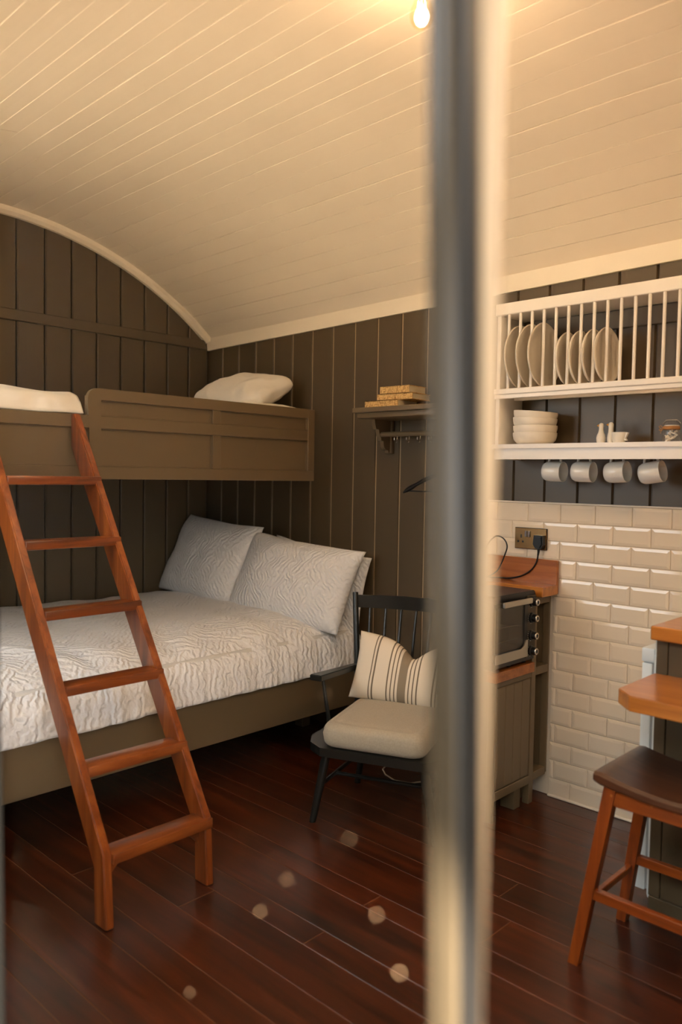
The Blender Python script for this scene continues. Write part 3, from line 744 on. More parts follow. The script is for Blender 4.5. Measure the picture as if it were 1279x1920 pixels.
# arms
for pts in ([(-0.118, 0.165), (-0.066, 0.160), (-0.022, 0.470), (-0.050, 0.480)], [(0.400, 0.165), (0.442, 0.168), (0.418, 0.480), (0.392, 0.470)]):
    def az(w_): return 0.532 - (w_ - 0.16) * 0.05
    g = G(); vs = [L3(a, b, az(b) - 0.012) for a, b in pts] + [L3(a, b, az(b) + 0.012) for a, b in pts]
    fs = [(3, 2, 1, 0), (4, 5, 6, 7)] + [(i, (i + 1) % 4, (i + 1) % 4 + 4, i + 4) for i in range(4)]
    bm = bmesh.new(); vv = [bm.verts.new(v) for v in vs]
    for f in fs: bm.faces.new([vv[i] for i in f])
    bmesh.ops.bevel(bm, geom=list(bm.edges), offset=0.003, segments=2, affect='EDGES'); bm.verts.index_update()
    g.v = [tuple(v.co) for v in bm.verts]; g.f = [tuple(v.index for v in f.verts) for f in bm.faces]; bm.free()
    obj('arm', g, M_black, ch)
obj('arm_support', G().tube([L3(-0.090, 0.232, 0.520), L3(-0.055, 0.235, 0.315)], [0.0075, 0.0085], 10), M_black, ch)
obj('arm_support', G().tube([L3(0.420, 0.232, 0.520), L3(0.405, 0.235, 0.315)], [0.0075, 0.0085], 10), M_black, ch)
# seat pad
def box_cushion(x0, x1, y0, y1, z0, z1, r=0.034, rc=0.055):
    """padded block: rounded-rectangle loops lofted from the bottom over the edge to a domed top"""
    prof = [(0.10, z0), (0.04, z0 + 0.0005)]
    prof += [(r * 0.8 * (1 - math.sin(t)), z0 + r * 0.8 * (1 - math.cos(t))) for t in [k * PI / 12 for k in range(7)]]
    prof += [(-0.003, (z0 + z1) / 2)]
    prof += [(r * (1 - math.cos(t)), z1 - r * (1 - math.sin(t))) for t in [k * PI / 14 for k in range(8)]]
    prof += [(r + 0.004, z1 - 0.0012), (r + 0.012, z1 + 0.002)] + [(r + 0.012 + q, z1 + 0.002 + 0.006 * (1 - (1 - q / 0.15) ** 2)) for q in (0.03, 0.06, 0.09, 0.12, 0.145)]
    vs = []; fs = []; m = 14
    for ins, z in prof:
        a0, a1, b0, b1 = x0 + ins, x1 - ins, y0 + ins, y1 - ins; c = max(0.006, rc - ins * 0.6)
        loop = []
        for cx, cy, t0 in ((a1 - c, b1 - c, 0), (a0 + c, b1 - c, PI / 2), (a0 + c, b0 + c, PI), (a1 - c, b0 + c, 3 * PI / 2)):
            for k in range(6): t = t0 + PI / 2 * k / 5; loop.append((cx + c * math.cos(t), cy + c * math.sin(t)))
        full = []
        for k in range(len(loop)):
            p, q = loop[k], loop[(k + 1) % len(loop)]
            n_ = 8 if k % 6 == 5 else 1
            for h in range(n_): full.append((p[0] + (q[0] - p[0]) * h / n_, p[1] + (q[1] - p[1]) * h / n_))
        nl = len(full)
        for a, b in full:
            w_ = noise.noise(Vector((a * 8, b * 8, z * 8))) * 0.003
            vs.append((a + w_, b + w_, z + (w_ if z > z0 + 0.03 else 0)))
    for i in range(len(prof) - 1):
        for k in range(nl): fs.append((i * nl + k, i * nl + (k + 1) % nl, (i + 1) * nl + (k + 1) % nl, (i + 1) * nl + k))
    fs += [tuple(range(nl))[::-1], tuple((len(prof) - 1) * nl + k for k in range(nl))]
    return G().add(vs, fs)
sc_ = thing('seat_cushion', 'thick beige linen seat cushion on the charcoal armchair', 'cushion', tuple(L3(0.2, 0.22, 0.316)), TH)
o = obj('cushion_cover', locg(box_cushion(-0.004, 0.400, 0.0, 0.440, 0.3175, 0.408)), M_cush, sc_, angle=180)
# striped scatter pillow leaning on the spindles
uc = 0.197
cen = L3(uc + 0.008, 0.440, 0.526)
x = (U - Vector((0, 0, 0.05))).normalized(); y = (W * 0.40 + U * 0.05 + Vector((0, 0, 1))); y = (y - x * y.dot(x)).normalized(); z = x.cross(y)
o = obj('scatter_cushion', pillow_geo(0.47, 0.285, 0.125, 8, 0.004, pinch=0.045, dip=0.085, dc=0.10, dw=0.30), M_stripe, None, local=True, angle=180)
Mx = Matrix((x, y, z)).transposed().to_4x4(); Mx.translation = cen; o.matrix_world = Mx
tag(o, 'cream scatter cushion with grey-brown stripes dented in the middle, on the armchair', 'cushion')

# white cable on the floor below the chair
o = obj('cable', G().tube([(-0.60, 0.0, 0.20), (-0.66, -0.03, 0.08), (-0.715, -0.12, 0.012), (-0.72, -0.221, 0.004), (-0.69, -0.29, 0.004), (-0.64, -0.33, 0.004), (-0.569, -0.352, 0.004), (-0.50, -0.325, 0.004), (-0.467, -0.256, 0.004), (-0.42, -0.15, 0.004), (-0.36, -0.04, 0.004)], 0.0035, 8), M_cable_w)
tag(o, 'thin white cable lying on the floor under the armchair', 'cable')

# ================================================================== COAT SHELF
cs = thing('coat_shelf', 'taupe wall shelf on scrolled brackets with a hook rail below', 'shelf', (-0.70, 0.0, 1.45))
SX0, SX1 = -0.955, -0.42
obj('shelf_board', G().box(SX0 - 0.012, SX1, -0.238, 0.007, 1.632, 1.655, 0.003), M_joinery, cs)
obj('moulding', G().box(SX0, SX1 - 0.01, -0.218, 0.007, 1.607, 1.632, 0.004, seg=2), M_joinery, cs)
def bracket(xc):
    pts = [(0.0, 1.607), (-0.128, 1.607)]
    pts += [(-0.128 + 0.012 * (1 - math.cos(t)) , 1.607 - 0.045 * t / (PI / 2)) for t in [k * PI / 12 for k in range(1, 7)]]
    pts += [(-0.098, 1.560), (-0.094, 1.545), (-0.090, 1.530), (-0.080, 1.520), (-0.078, 1.508), (-0.062, 1.505), (-0.060, 1.492), (-0.057, 1.478), (-0.048, 1.468), (-0.034, 1.462), (-0.024, 1.462), (-0.024, 1.452), (0.0, 1.452)]
    obj('bracket', G().prism(pts, lambda a, b, d: (d, a, b), xc - 0.011, xc + 0.011), M_joinery, cs, angle=40)
    obj('wall_plate', G().box(xc - 0.022, xc + 0.022, -0.014, 0.007, 1.447, 1.606, 0.003), M_joinery, cs)
bracket(-0.93); bracket(-0.48)
obj('peg_rail', G().tube([(-0.925, -0.075, 1.537), (-0.45, -0.075, 1.537)], 0.0125, 14), M_joinery, cs)
def hook(x):
    g = G(); y0 = -0.078; z0 = 1.526
    g.tube([(x, y0, z0), (x, y0 - 0.001, z0 - 0.012), (x, y0 - 0.006, z0 - 0.024), (x, y0 - 0.016, z0 - 0.027), (x, y0 - 0.023, z0 - 0.018), (x, y0 - 0.022, z0 - 0.010)], 0.0027, 8)
    g.sphere((x, y0 - 0.022, z0 - 0.008), 0.0036, 8, 6); g.sphere((x, y0 - 0.005, z0 - 0.027), 0.0052, 8, 6)
    return obj('hook', g, M_chrome, cs)
h0 = hook(-0.818)
for x in (-0.745, -0.680, -0.615, -0.55): inst(h0, cs, (x + 0.818, 0, 0))
# books
def book(x0, x1, y0, y1, z0, z1, rz, label):
    c = ((x0 + x1) / 2, (y0 + y1) / 2, z0)
    b = thing('book', label, 'book', c, rz, 'raffia-covered books stacked on the wall shelf')
    w2, d2, h = (x1 - x0) / 2, (y1 - y0) / 2, z1 - z0
    obj('pages', G().box(-w2 + 0.001, w2 - 0.002, -d2 + 0.004, d2 - 0.003, 0.003, h - 0.003), M_paper, b, local=True, smooth=False)
    g = G().box(-w2, w2, -d2, d2, 0, 0.0028).box(-w2, w2, -d2, d2, h - 0.0028, h).box(-w2, w2, -d2, -d2 + 0.003, 0, h)
    obj('cover', g, M_woven, b, local=True, smooth=False)
book(-0.925, -0.725, -0.195, -0.050, 1.6555, 1.688, 0.0, 'raffia-covered book lying on the wall shelf, bottom of the stack')
book(-0.868, -0.665, -0.172, -0.030, 1.6885, 1.718, 0.05, 'raffia-covered book in the middle of the stack on the wall shelf')
book(-0.848, -0.678, -0.176, -0.045, 1.7185, 1.752, 0.03, 'raffia-covered book on top of the stack on the wall shelf')
# coat hanger
hg = thing('coat_hanger', 'black wooden coat hanger hanging below the hook rail', 'coat hanger', (-0.55, -0.10, 1.38))
pts = []
for k in range(17):
    t = -1 + 2 * k / 16; pts.append((-0.565 + 0.195 * t, -0.096, 1.345 - 0.085 * abs(t) ** 1.25))
g = G().tube(pts, [0.004] + [0.006 + 0.006 * (1 - abs(-1 + 2 * k / 16)) + 0.004 * (1 if abs(-1 + 2 * k / 16) > 0.7 else 0) for k in range(1, 16)] + [0.004], 10)
obj('shoulder', g, M_plastic, hg)
obj('cross_bar', G().tube([(-0.75, -0.096, 1.268), (-0.38, -0.096, 1.268)], 0.0035, 8), M_plastic, hg)
obj('hook', G().tube([(-0.565, -0.096, 1.35), (-0.565, -0.096, 1.43), (-0.550, -0.096, 1.452), (-0.535, -0.096, 1.475), (-0.550, -0.096, 1.497), (-0.566, -0.096, 1.488)], 0.002, 8), M_chrome, hg)

# ================================================================== PLATE RACK
RX0, RX1, RD = -0.215, 1.10, -0.186
pr = thing('plate_rack', 'cream wall plate rack with dowels over a shelf', 'plate rack', (0.4, 0, 1.41))
obj('side_panel', G().box(RX0, RX0 + 0.018, RD + 0.012, 0.0078, 1.413, 2.045, 0.002), M_white, pr)
obj('side_panel', G().box(RX1 - 0.018, RX1, RD + 0.012, 0.0078, 1.413, 2.045, 0.002), M_white, pr)
obj('top_board', G().box(RX0, RX1, RD + 0.012, 0.0078, 1.999, 2.015), M_white, pr)
obj('top_rail', G().box(RX0, RX1, RD - 0.006, RD + 0.014, 1.999, 2.046, 0.003), M_white, pr)
obj('bottom_rail', G().box(RX0, RX1, RD - 0.006, RD + 0.016, 1.677, 1.700, 0.003).box(RX0, RX1, RD - 0.001, RD + 0.016, 1.660, 1.677, 0.002), M_white, pr)
obj('back_rail', G().box(RX0 + 0.018, RX1 - 0.018, -0.062, -0.046, 1.662, 1.690, 0.002), M_white, pr)
d0 = obj('dowel', G().tube([(0, 0, 1.698), (0, 0, 2.002)], 0.0063, 14), M_white, pr, local=False)
for k in range(23):
    x = -0.1545 + 0.0524 * k
    if k == 0: d0.location = (x, RD + 0.004, 0)
    else: inst(d0, pr, (x, RD + 0.004, 0))
# shelf with rounded front corner, deep front lip
def rounded(x0, x1, y0, y1, r):
    return [(x0, y1), (x1, y1), (x1, y0)] + [(x0 + r - r * math.sin(t), y0 + r - r * math.cos(t)) for t in [k * PI / 2 / 8 for k in range(9)]]
obj('shelf', G().prism(rounded(RX0 - 0.02, RX1, RD - 0.014, 0.0078, 0.05), lambda a, b, d: (a, b, d), 1.456, 1.4735), M_white, pr, angle=30)
g = G(); r = 0.05; ro = rounded(RX0 - 0.012, RX1, RD - 0.004, 0.0, r)[2:]; ri = rounded(RX0 + 0.006, RX1, RD + 0.014, 0.0, r * 0.7)[2:]
vs = [(a, b, z) for z in (1.4125, 1.456) for a, b in ro] + [(a, b, z) for z in (1.4125, 1.456) for a, b in ri]
n = len(ro); fs = []
for k in range(n - 1):
    fs += [(k, k + 1, n + k + 1, n + k), (2 * n + k, 3 * n + k, 3 * n + k + 1, 2 * n + k + 1), (k, 2 * n + k, 2 * n + k + 1, k + 1), (n + k, n + k + 1, 3 * n + k + 1, 3 * n + k)]
fs += [(0, n, 3 * n, 2 * n), (n - 1, 3 * n - 1, 4 * n - 1, 2 * n - 1)]
obj('shelf_lip', g.add(vs, fs), M_white, pr, angle=30)
ch0 = obj('cup_hook', G().tube([(0, 0, 1.457), (0, 0, 1.445), (0.006, 0, 1.434), (0.0, 0, 1.426), (-0.007, 0, 1.431)], 0.0018, 8), M_chrome, pr)
MUGX = [0.030, 0.155, 0.292, 0.425]
for k, x in enumerate(MUGX):
    if k == 0: ch0.location = (ch0.location.x + x, -0.115, 0)
    else: inst(ch0, pr, (x, -0.115, 0))

# mugs: axis along +x, handle up
def mug_parts(root):
    prof = [(0.0, 0.0), (0.026, 0.0), (0.034, 0.004), (0.0385, 0.014), (0.040, 0.03), (0.040, 0.082), (0.0392, 0.0835), (0.0372, 0.082), (0.0368, 0.03), (0.034, 0.012), (0.026, 0.007), (0.0, 0.006)]
    b = obj('body', G().lathe(prof, 40), M_mug, root, local=True, angle=50)
    pts = [(0.038, 0, 0.070)] + [(0.038 + 0.030 * math.sin(t), 0, 0.045 + 0.026 * math.cos(t)) for t in [PI * k / 12 for k in range(1, 12)]] + [(0.038, 0, 0.019)]
    obj('handle', G().tube(pts, 0.0050, 12), M_mug, root, local=True, angle=60)
mlab = ['pale mug hanging by its handle under the shelf, leftmost of four', 'pale mug hanging under the shelf, second from the left', 'pale grey mug hanging under the shelf, third from the left', 'pale mug hanging tilted upwards under the shelf, rightmost of four']
def mug_rot(tilt, yaw):
    # local z (mouth) -> +x, local x (handle) -> +z
    M = Matrix(((0, 0, 1), (0, -1, 0), (1, 0, 0)))
    # columns: images of local x,y,z
    M = Matrix((Vector((0, 0, 1)), Vector((0, -1, 0)), Vector((1, 0, 0)))).transposed()
    R = Matrix.Rotation(yaw, 3, 'Z') @ Matrix.Rotation(-tilt, 3, 'Y')
    return (R @ M).to_euler()
mroot = None
for k, (x, tilt, yaw) in enumerate(zip(MUGX, (-0.02, -0.01, 0.06, 0.16), (0.0, 0.02, -0.04, -0.02))):
    e = mug_rot(tilt, yaw)
    loc = (x - 0.045, -0.115, 1.365 - tilt * 0.045)
    if k == 0:
        mroot = thing('mug', mlab[0], 'mug', loc, 0, 'mugs hanging under the shelf', rot=e); mug_parts(mroot)
    else: dup(mroot, loc, e, mlab[k])

# plates
def plate_geo(R_):
    t = 0.0052
    prof = [(0.0, 0.0), (R_ * 0.60, 0.0), (R_ * 0.82, 0.003), (R_ * 0.95, 0.009), (R_, 0.016), (R_ + 0.001, 0.0185), (R_ - 0.0035, 0.020), (R_ * 0.93, 0.0145), (R_ * 0.80, 0.0085), (R_ * 0.60, 0.006), (0.0, 0.0055)]
    return G().lathe(prof, 48)
big = small = None
def plate(kind, xr, label, yaw=0.0, lean_=0.0, dy=0.0):
    """upright plate, eating face towards +x; xr = x of its base"""
    global big, small
    R_ = 0.129 if kind == 'big' else 0.104
    M = Matrix((Vector((0, 0, 1)), Vector((0, -1, 0)), Vector((1, 0, 0)))).transposed()
    Rm = (Matrix.Rotation(yaw, 3, 'Z') @ Matrix.Rotation(lean_, 3, 'Y') @ M)
    loc = Vector((xr, (-0.1235 if kind == 'big' else -0.128) + dy, 1.7005 + R_ * math.cos(lean_)))
    src = big if kind == 'big' else small
    if src is None:
        o = obj('plate', plate_geo(R_), M_plate, None, local=True, angle=50)
        if kind == 'big': big = o
        else: small = o
    else:
        o = src.copy(); C.objects.link(o)
    o.location = loc; o.rotation_euler = Rm.to_euler()
    o['label'] = label; o['category'] = 'plate'; o['group'] = 'cream plates standing in the rack'
pl_lab = ['large cream plate in the rack, leftmost', 'large cream plate in the rack, second from the left', 'large cream plate in the rack, third from the left', 'small cream plate in the rack, first to the right of the large plates', 'small cream plate in the rack, second to the right of the large plates', 'small cream plate in the rack, third to the right of the large plates', 'small cream plate leaning towards the room at the right end of the row', 'small cream plate tucked behind the last leaning plate of the row']
for xr, l, yw in ((-0.146, 0, 0.0), (-0.094, 1, 0.0), (-0.0405, 2, 0.0)): plate('big', xr, pl_lab[l], yw, -0.01)
for xr, l, yw in ((0.066, 3, 0.03), (0.1195, 4, 0.03), (0.1725, 5, 0.03)): plate('small', xr, pl_lab[l], yw, -0.01)
plate('small', 0.2290, pl_lab[6], -0.04, -0.02, -0.003)
plate('small', 0.2215, pl_lab[7], -0.04, -0.02, 0.016)

# bowls
def bowl_geo():
    prof = [(0.0, 0.0), (0.055, 0.0), (0.072, 0.006), (0.084, 0.019), (0.0885, 0.036), (0.089, 0.048), (0.0868, 0.0495), (0.0850, 0.047), (0.083, 0.034), (0.078, 0.018), (0.066, 0.008), (0.0, 0.006)]
    return G().lathe(prof, 48)
blab = ['bottom bowl of the stack on the shelf', 'second bowl from the bottom of the stack on the shelf', 'third bowl from the bottom of the stack, tipped a little', 'top bowl of the stack on the shelf, tipped a little']
b0 = None
for k, (z, ry, dx) in enumerate(((1.474, 0, 0), (1.502, 0, 0.001), (1.534, 0.05, -0.003), (1.560, 0.085, -0.002))):
    if b0 is None: o = b0 = obj('bowl', bowl_geo(), M_plate, None, local=True, angle=50)
    else: o = b0.copy(); C.objects.link(o)
    o.location = (-0.074 + dx, -0.096, z); o.rotation_euler = (0, ry, 0)
    tag(o, 'cream ' + blab[k], 'bowl', 'cream bowls stacked on the shelf')

# ceramic ducks
def duck(name, label, x, boat):
    d = thing(name, label, 'figurine', (x, -0.10, 1.4737))
    g = G()
    if not boat:
        prof = [(0.0, 0.0), (0.014, 0.001), (0.0165, 0.01), (0.0175, 0.022), (0.0155, 0.033), (0.011, 0.043), (0.0085, 0.054), (0.0085, 0.062), (0.0095, 0.067), (0.0090, 0.073), (0.006, 0.078), (0.0, 0.080)]
        g.lathe(prof, 24)
    else:
        prof = [(0.0, 0.0), (0.0105, 0.001), (0.0125, 0.01), (0.0135, 0.022), (0.012, 0.034), (0.0095, 0.045), (0.0090, 0.056), (0.0095, 0.064), (0.0100, 0.069), (0.0092, 0.075), (0.006, 0.080), (0.0, 0.082)]
        g.lathe(prof, 24)
    obj('body', g, M_spec, d, local=True, angle=60)
    hz = 0.070 if not boat else 0.072
    obj('beak', G().lathe([(0.0052, 0.0), (0.0042, 0.004), (0.0, 0.011)], 12, Matrix.Translation((-0.0075, -0.002, hz)) @ Matrix.Rotation(-PI / 2, 4, 'Y')), M_orange, d, local=True)
    if boat:
        M = Matrix.Translation((0.033, 0.0, 0.0))
        obj('cup', G().lathe([(0.0, 0.001), (0.020, 0.001), (0.023, 0.010), (0.026, 0.028), (0.028, 0.042), (0.0265, 0.0425), (0.0235, 0.028), (0.020, 0.012), (0.0, 0.008)], 28, M, 1.05, 0.8), M_spec, d, local=True, angle=50)
        obj('tail', G().prism([(0.050, 0.012), (0.066, 0.010), (0.060, 0.020), (0.070, 0.041), (0.056, 0.041)], lambda a, b, q: (a, q, b), -0.006, 0.006), M_spec, d, local=True, smooth=False)
    obj('feet', G().lathe([(0.0, -0.0), (0.013, -0.0), (0.013, 0.0025), (0.0, 0.003)], 14, None, 1.0, 0.8), M_orange, d, local=True)
duck('duck_pot', 'speckled white ceramic duck with an orange beak on the shelf, left one', 0.214, False)
duck('duck_egg_cup', 'speckled white duck figurine with a cup for its body on the shelf', 0.253, True)

# jars
def jar_parts(root):
    prof = [(0.0, 0.001), (0.028, 0.001), (0.031, 0.004), (0.0315, 0.045), (0.029, 0.052), (0.0245, 0.055), (0.0245, 0.060)]
    obj('glass_body', G().lathe(prof, 32), M_glass, root, local=True, angle=50)
    obj('glass_lid', G().lathe([(0.0265, 0.0625), (0.0268, 0.066), (0.022, 0.072), (0.0215, 0.078), (0.019, 0.079), (0.0, 0.078)], 32), M_glass, root, local=True, angle=50)
    obj('seal', G().lathe([(0.024, 0.060), (0.0262, 0.060), (0.0262, 0.0625), (0.024, 0.0625)], 28), M_white, root, local=True)
    g = G()
    for rz in (0, PI):
        c, s = math.cos(rz), math.sin(rz)
        g.tube([(0.028 * c, 0.0, 0.052), (0.033 * c, 0, 0.058), (0.031 * c, 0, 0.070), (0.020 * c, -0.004, 0.081), (0.0, -0.004, 0.0815)], 0.0009, 6)
    g.tube([(0.0285 * math.cos(2 * PI * k / 24), 0.0285 * math.sin(2 * PI * k / 24), 0.0535) for k in range(25)], 0.0009, 6)
    obj('wire_clip', g, M_chrome, root, local=True)
    g = G()
    for q in range(4): g.tube([(0.0285 * math.cos(2 * PI * k / 24), 0.0285 * math.sin(2 * PI * k / 24), 0.049 + q * 0.0026 + 0.0006 * math.sin(k)) for k in range(25)], 0.0016, 6)
    for s in (1, -1):
        g.tube([(-0.026, -0.012, 0.052), (-0.034, -0.016, 0.056 + 0.006 * s), (-0.041, -0.014, 0.052 + 0.006 * s), (-0.036, -0.013, 0.047 + 0.004 * s), (-0.026, -0.012, 0.050)], 0.0014, 6)
    g.tube([(-0.027, -0.012, 0.051), (-0.033, -0.015, 0.040), (-0.034, -0.015, 0.033)], 0.0013, 6)
    obj('twine', g, M_twine, root, local=True)
    g = G(); rj = random.Random(4)
    for k in range(9):
        c = Vector((rj.uniform(-.015, .015), rj.uniform(-.015, .015), 0.008 + k * 0.0042)); r = 0.011
        pol_ = [(math.cos(PI * j / 5) * (r if j % 2 == 0 else r * 0.45), math.sin(PI * j / 5) * (r if j % 2 == 0 else r * 0.45)) for j in range(10)]
        Mr = Matrix.Translation(c) @ Matrix.Rotation(rj.uniform(0, 3), 4, 'Z') @ Matrix.Rotation(rj.uniform(-1.2, 1.2), 4, 'X')
        g.prism(pol_, lambda a, b, q: Mr @ Vector((a, b, q)), -0.0025, 0.0025)
    o = obj('contents', g, M_white, root, local=True, smooth=False)
    o['kind'] = 'stuff'; o['label'] = 'small white star shapes filling the jar'
j0 = thing('clip_jar', 'clip-top glass jar tied with twine, right of the ducks on the shelf', 'jar', (0.482, -0.10, 1.4735), 0, 'glass jars on the shelf'); jar_parts(j0)
dup(j0, (0.565, -0.11, 1.4735), (0, 0, 0.5), 'clip-top glass jar tied with twine, cut off by the right edge of the photo')

# ================================================================== SOCKET, PLUG, CABLES
so = thing('wall_socket', 'polished bronze double socket with two switches on the metro tiles', 'socket', (-0.131, -0.005, 1.08))
obj('plate', G().box(-0.206, -0.056, -0.0115, -0.0042, 1.037, 1.124, 0.0015), M_bronze, so)
obj('frame', G().box(-0.208, -0.054, -0.0075, -0.0040, 1.035, 1.126, 0.001), M_plastic, so)
for x in (-0.1515, -0.1365): obj('switch', G().box(x - 0.0058, x + 0.0058, -0.0165, -0.0113, 1.086, 1.113, 0.0012), M_chrome, so)
g = G()
for cx in (-0.178, -0.084):
    g.box(cx - 0.0028 + 0.003, cx + 0.0028 + 0.003, -0.0119, -0.0110, 1.082, 1.096).box(cx - 0.0145, cx - 0.0065, -0.0119, -0.0110, 1.062, 1.070).box(cx + 0.0075, cx + 0.0155, -0.0119, -0.0110, 1.062, 1.070)
o = obj('pin_holes', g, M_plastic, so, smooth=False); o['kind'] = 'stuff'
for cx in (-0.193, -0.069): obj('screw', G().lathe([(0.0, 0.0), (0.003, 0.0), (0.0028, 0.0008), (0, 0.001)], 12, Matrix.Translation((cx, -0.0114, 1.0805)) @ Matrix.Rotation(PI / 2, 4, 'X')), M_bronze, so)
pg = thing('plug', 'black plug with its cable in the right half of the socket', 'plug', (-0.082, -0.03, 1.07))
g = G(); pol_ = [(-0.024, 1.060), (-0.020, 1.098), (0.020, 1.098), (0.024, 1.060), (0.012, 1.042), (-0.012, 1.042)]
g.prism([(-0.082 + a, b) for a, b in pol_], lambda a, b, q: (a, q, b), -0.0118, -0.034)
g.prism([(-0.082 + a * 0.8, 1.07 + (b - 1.07) * 0.8) for a, b in pol_], lambda a, b, q: (a, q, b), -0.034, -0.040)
g.tube([(-0.082, -0.026, 1.046), (-0.082, -0.026, 1.028), (-0.084, -0.026, 1.014)], [0.007, 0.005, 0.004], 10)
obj('body', g, M_plastic, pg, angle=25)
pts = []
from mathutils import geometry
ctl = [Vector(p) for p in [(-0.083, -0.026, 1.020), (-0.090, -0.026, 0.985), (-0.115, -0.027, 0.948), (-0.160, -0.028, 0.920), (-0.215, -0.030, 0.905), (-0.26, -0.034, 0.903), (-0.33, -0.060, 0.902)]]
def smoothpath(ctl, n=6):
    out = []
    for i in range(len(ctl) - 1):
        p0 = ctl[max(i - 1, 0)]; p1 = ctl[i]; p2 = ctl[i + 1]; p3 = ctl[min(i + 2, len(ctl) - 1)]
        for k in range(n):
            t = k / n; out.append(0.5 * ((2 * p1) + (p2 - p0) * t + (2 * p0 - 5 * p1 + 4 * p2 - p3) * t * t + (3 * p1 - p0 - 3 * p2 + p3) * t ** 3))
    return out + [ctl[-1]]
obj('cable', G().tube(smoothpath(ctl), 0.0034, 8), M_plastic, pg)
o = obj('appliance_cable', G().tube(smoothpath([Vector(p) for p in [(-0.33, -0.075, 0.902), (-0.30, -0.09, 1.03), (-0.255, -0.09, 1.085), (-0.215, -0.09, 1.080), (-0.195, -0.09, 1.050), (-0.205, -0.09, 1.010), (-0.24, -0.09, 0.94), (-0.30, -0.09, 0.902)]]), 0.003, 8), M_plastic)
tag(o, 'black cable looping up from the oak worktop behind the door post', 'cable')

# ================================================================== KITCHEN UNIT WITH OVEN
XU = -0.03; XB = -0.205; YE = -0.415
ku = thing('kitchen_unit', 'taupe kitchen base unit with a plank door and open wine niches', 'cabinet', (-0.12, -0.2, 0))
def kb(name, x0, x1, y0, y1, z0, z1, b=0.0015, m=None, label=None): return obj(name, G().box(x0, x1, y0, y1, z0, z1, b), m or M_joinery, ku, label)
kb('frame_post', XU - 0.03, XU, -0.0135, -0.0045, 0.10, 0.857)
kb('frame_post', XU - 0.03, XU, -0.144, -0.112, 0.0, 0.857)
kb('frame_post', XU - 0.03, XU, YE, YE + 0.012, 0.0, 0.555)
kb('frame_rail', XU - 0.03, XU, -0.112, -0.0135, 0.822, 0.857)
kb('frame_rail', XU - 0.03, XU, -0.112, -0.0135, 0.529, 0.562)
kb('frame_rail', XU - 0.03, XU, -0.112, -0.0135, 0.092, 0.124)
kb('frame_rail', XU - 0.03, XU, YE + 0.012, -0.144, 0.085, 0.120)
kb('frame_rail', XU - 0.03, XU, YE + 0.012, -0.144, 0.528, 0.553)
kb('niche_side', XB, XU - 0.03, -0.0095, -0.0045, 0.10, 0.857)
kb('niche_side', XB, XU - 0.03, -0.128, -0.116, 0.10, 0.857)
kb('niche_back', XB, XB + 0.008, -0.116, -0.0095, 0.10, 0.857)
kb('niche_shelf', XB + 0.008, XU - 0.028, -0.116, -0.0095, 0.548, 0.560)
kb('niche_shelf', XB + 0.008, XU - 0.028, -0.116, -0.0095, 0.108, 0.122)
kb('side_panel', XB, XU - 0.03, YE, YE + 0.012, 0.085, 0.553)
kb('back_panel', XB, XB + 0.008, YE + 0.012, -0.128, 0.085, 0.553)
kb('bottom_panel', XB + 0.008, XU - 0.03, YE + 0.012, -0.128, 0.095, 0.108)
kb('leg', XU - 0.075, XU - 0.012, -0.238, -0.190, 0.0, 0.085)
kb('leg', XB + 0.005, XB + 0.035, YE + 0.01, YE + 0.04, 0.0, 0.085)
kb('plinth', XU - 0.07, XU - 0.055, -0.112, -0.0135, 0.0, 0.092)
dr = kb('door', XU - 0.022, XU - 0.004, YE + 0.015, -0.147, 0.123, 0.525)
for k in range(4):
    y0 = YE + 0.019 + k * 0.0612; obj('plank', G().box(XU - 0.006, XU - 0.0015, y0 + 0.001, y0 + 0.0602, 0.125, 0.523, 0.0012), M_joinery, dr)
o = obj('oak_shelf', G().box(XB, XU + 0.022, YE - 0.03, -0.160, 0.556, 0.596, 0.003), M_oak2)
tag(o, 'oak shelf under the mini oven', 'shelf')
wt = obj('worktop', G().box(-0.34, 0.009, -0.146, -0.0235, 0.8575, 0.8975, 0.003), M_oak)
tag(wt, 'short oak worktop over the open niches of the taupe unit', 'worktop')
bs = obj('upstand', G().box(-0.34, 0.004, -0.0225, -0.0055, 0.8575, 0.998, 0.002), M_oak2)
tag(bs, 'oak upstand along the tiled wall behind the worktop', 'upstand')

ov = thing('mini_oven', 'black and steel mini oven with four knobs on the taupe unit', 'oven', (-0.1, -0.33, 0.5965))
OY1, OY0, OXF = -0.165, -0.47, -0.012
g = G(); pol_ = [(OY0, 0.612), (OY1, 0.612)] + [(OY1 - 0.018 + 0.018 * math.cos(t), 0.872 + 0.018 * math.sin(t)) for t in [k * PI / 16 for k in range(9)]] + [(OY0 + 0.018 - 0.018 * math.sin(t), 0.872 + 0.018 * math.cos(t)) for t in [k * PI / 16 for k in range(9)]]
g.prism(pol_, lambda a, b, d: (d, a, b), XB + 0.0, OXF); obj('casing', g, M_plastic, ov, angle=30)
for y in (OY1 - 0.03, OY0 + 0.16):
    obj('foot', G().lathe([(0.010, 0.5965), (0.012, 0.612)], 14, Matrix.Translation((OXF - 0.03, y, 0))), M_plastic, ov); obj('foot', G().lathe([(0.010, 0.5965), (0.012, 0.612)], 14, Matrix.Translation((XB + 0.03, y, 0))), M_plastic, ov)
obj('control_panel', G().box(OXF, OXF + 0.006, -0.236, OY1 - 0.002, 0.625, 0.872, 0.002), base_mat('control_panel', (70, 62, 50), rough=0.35, metal=0.5), ov)
obj('door_glass', G().box(OXF + 0.0055, OXF + 0.009, OY0 + 0.012, -0.262, 0.672, 0.848, 0.001), M_ovenglass, ov)
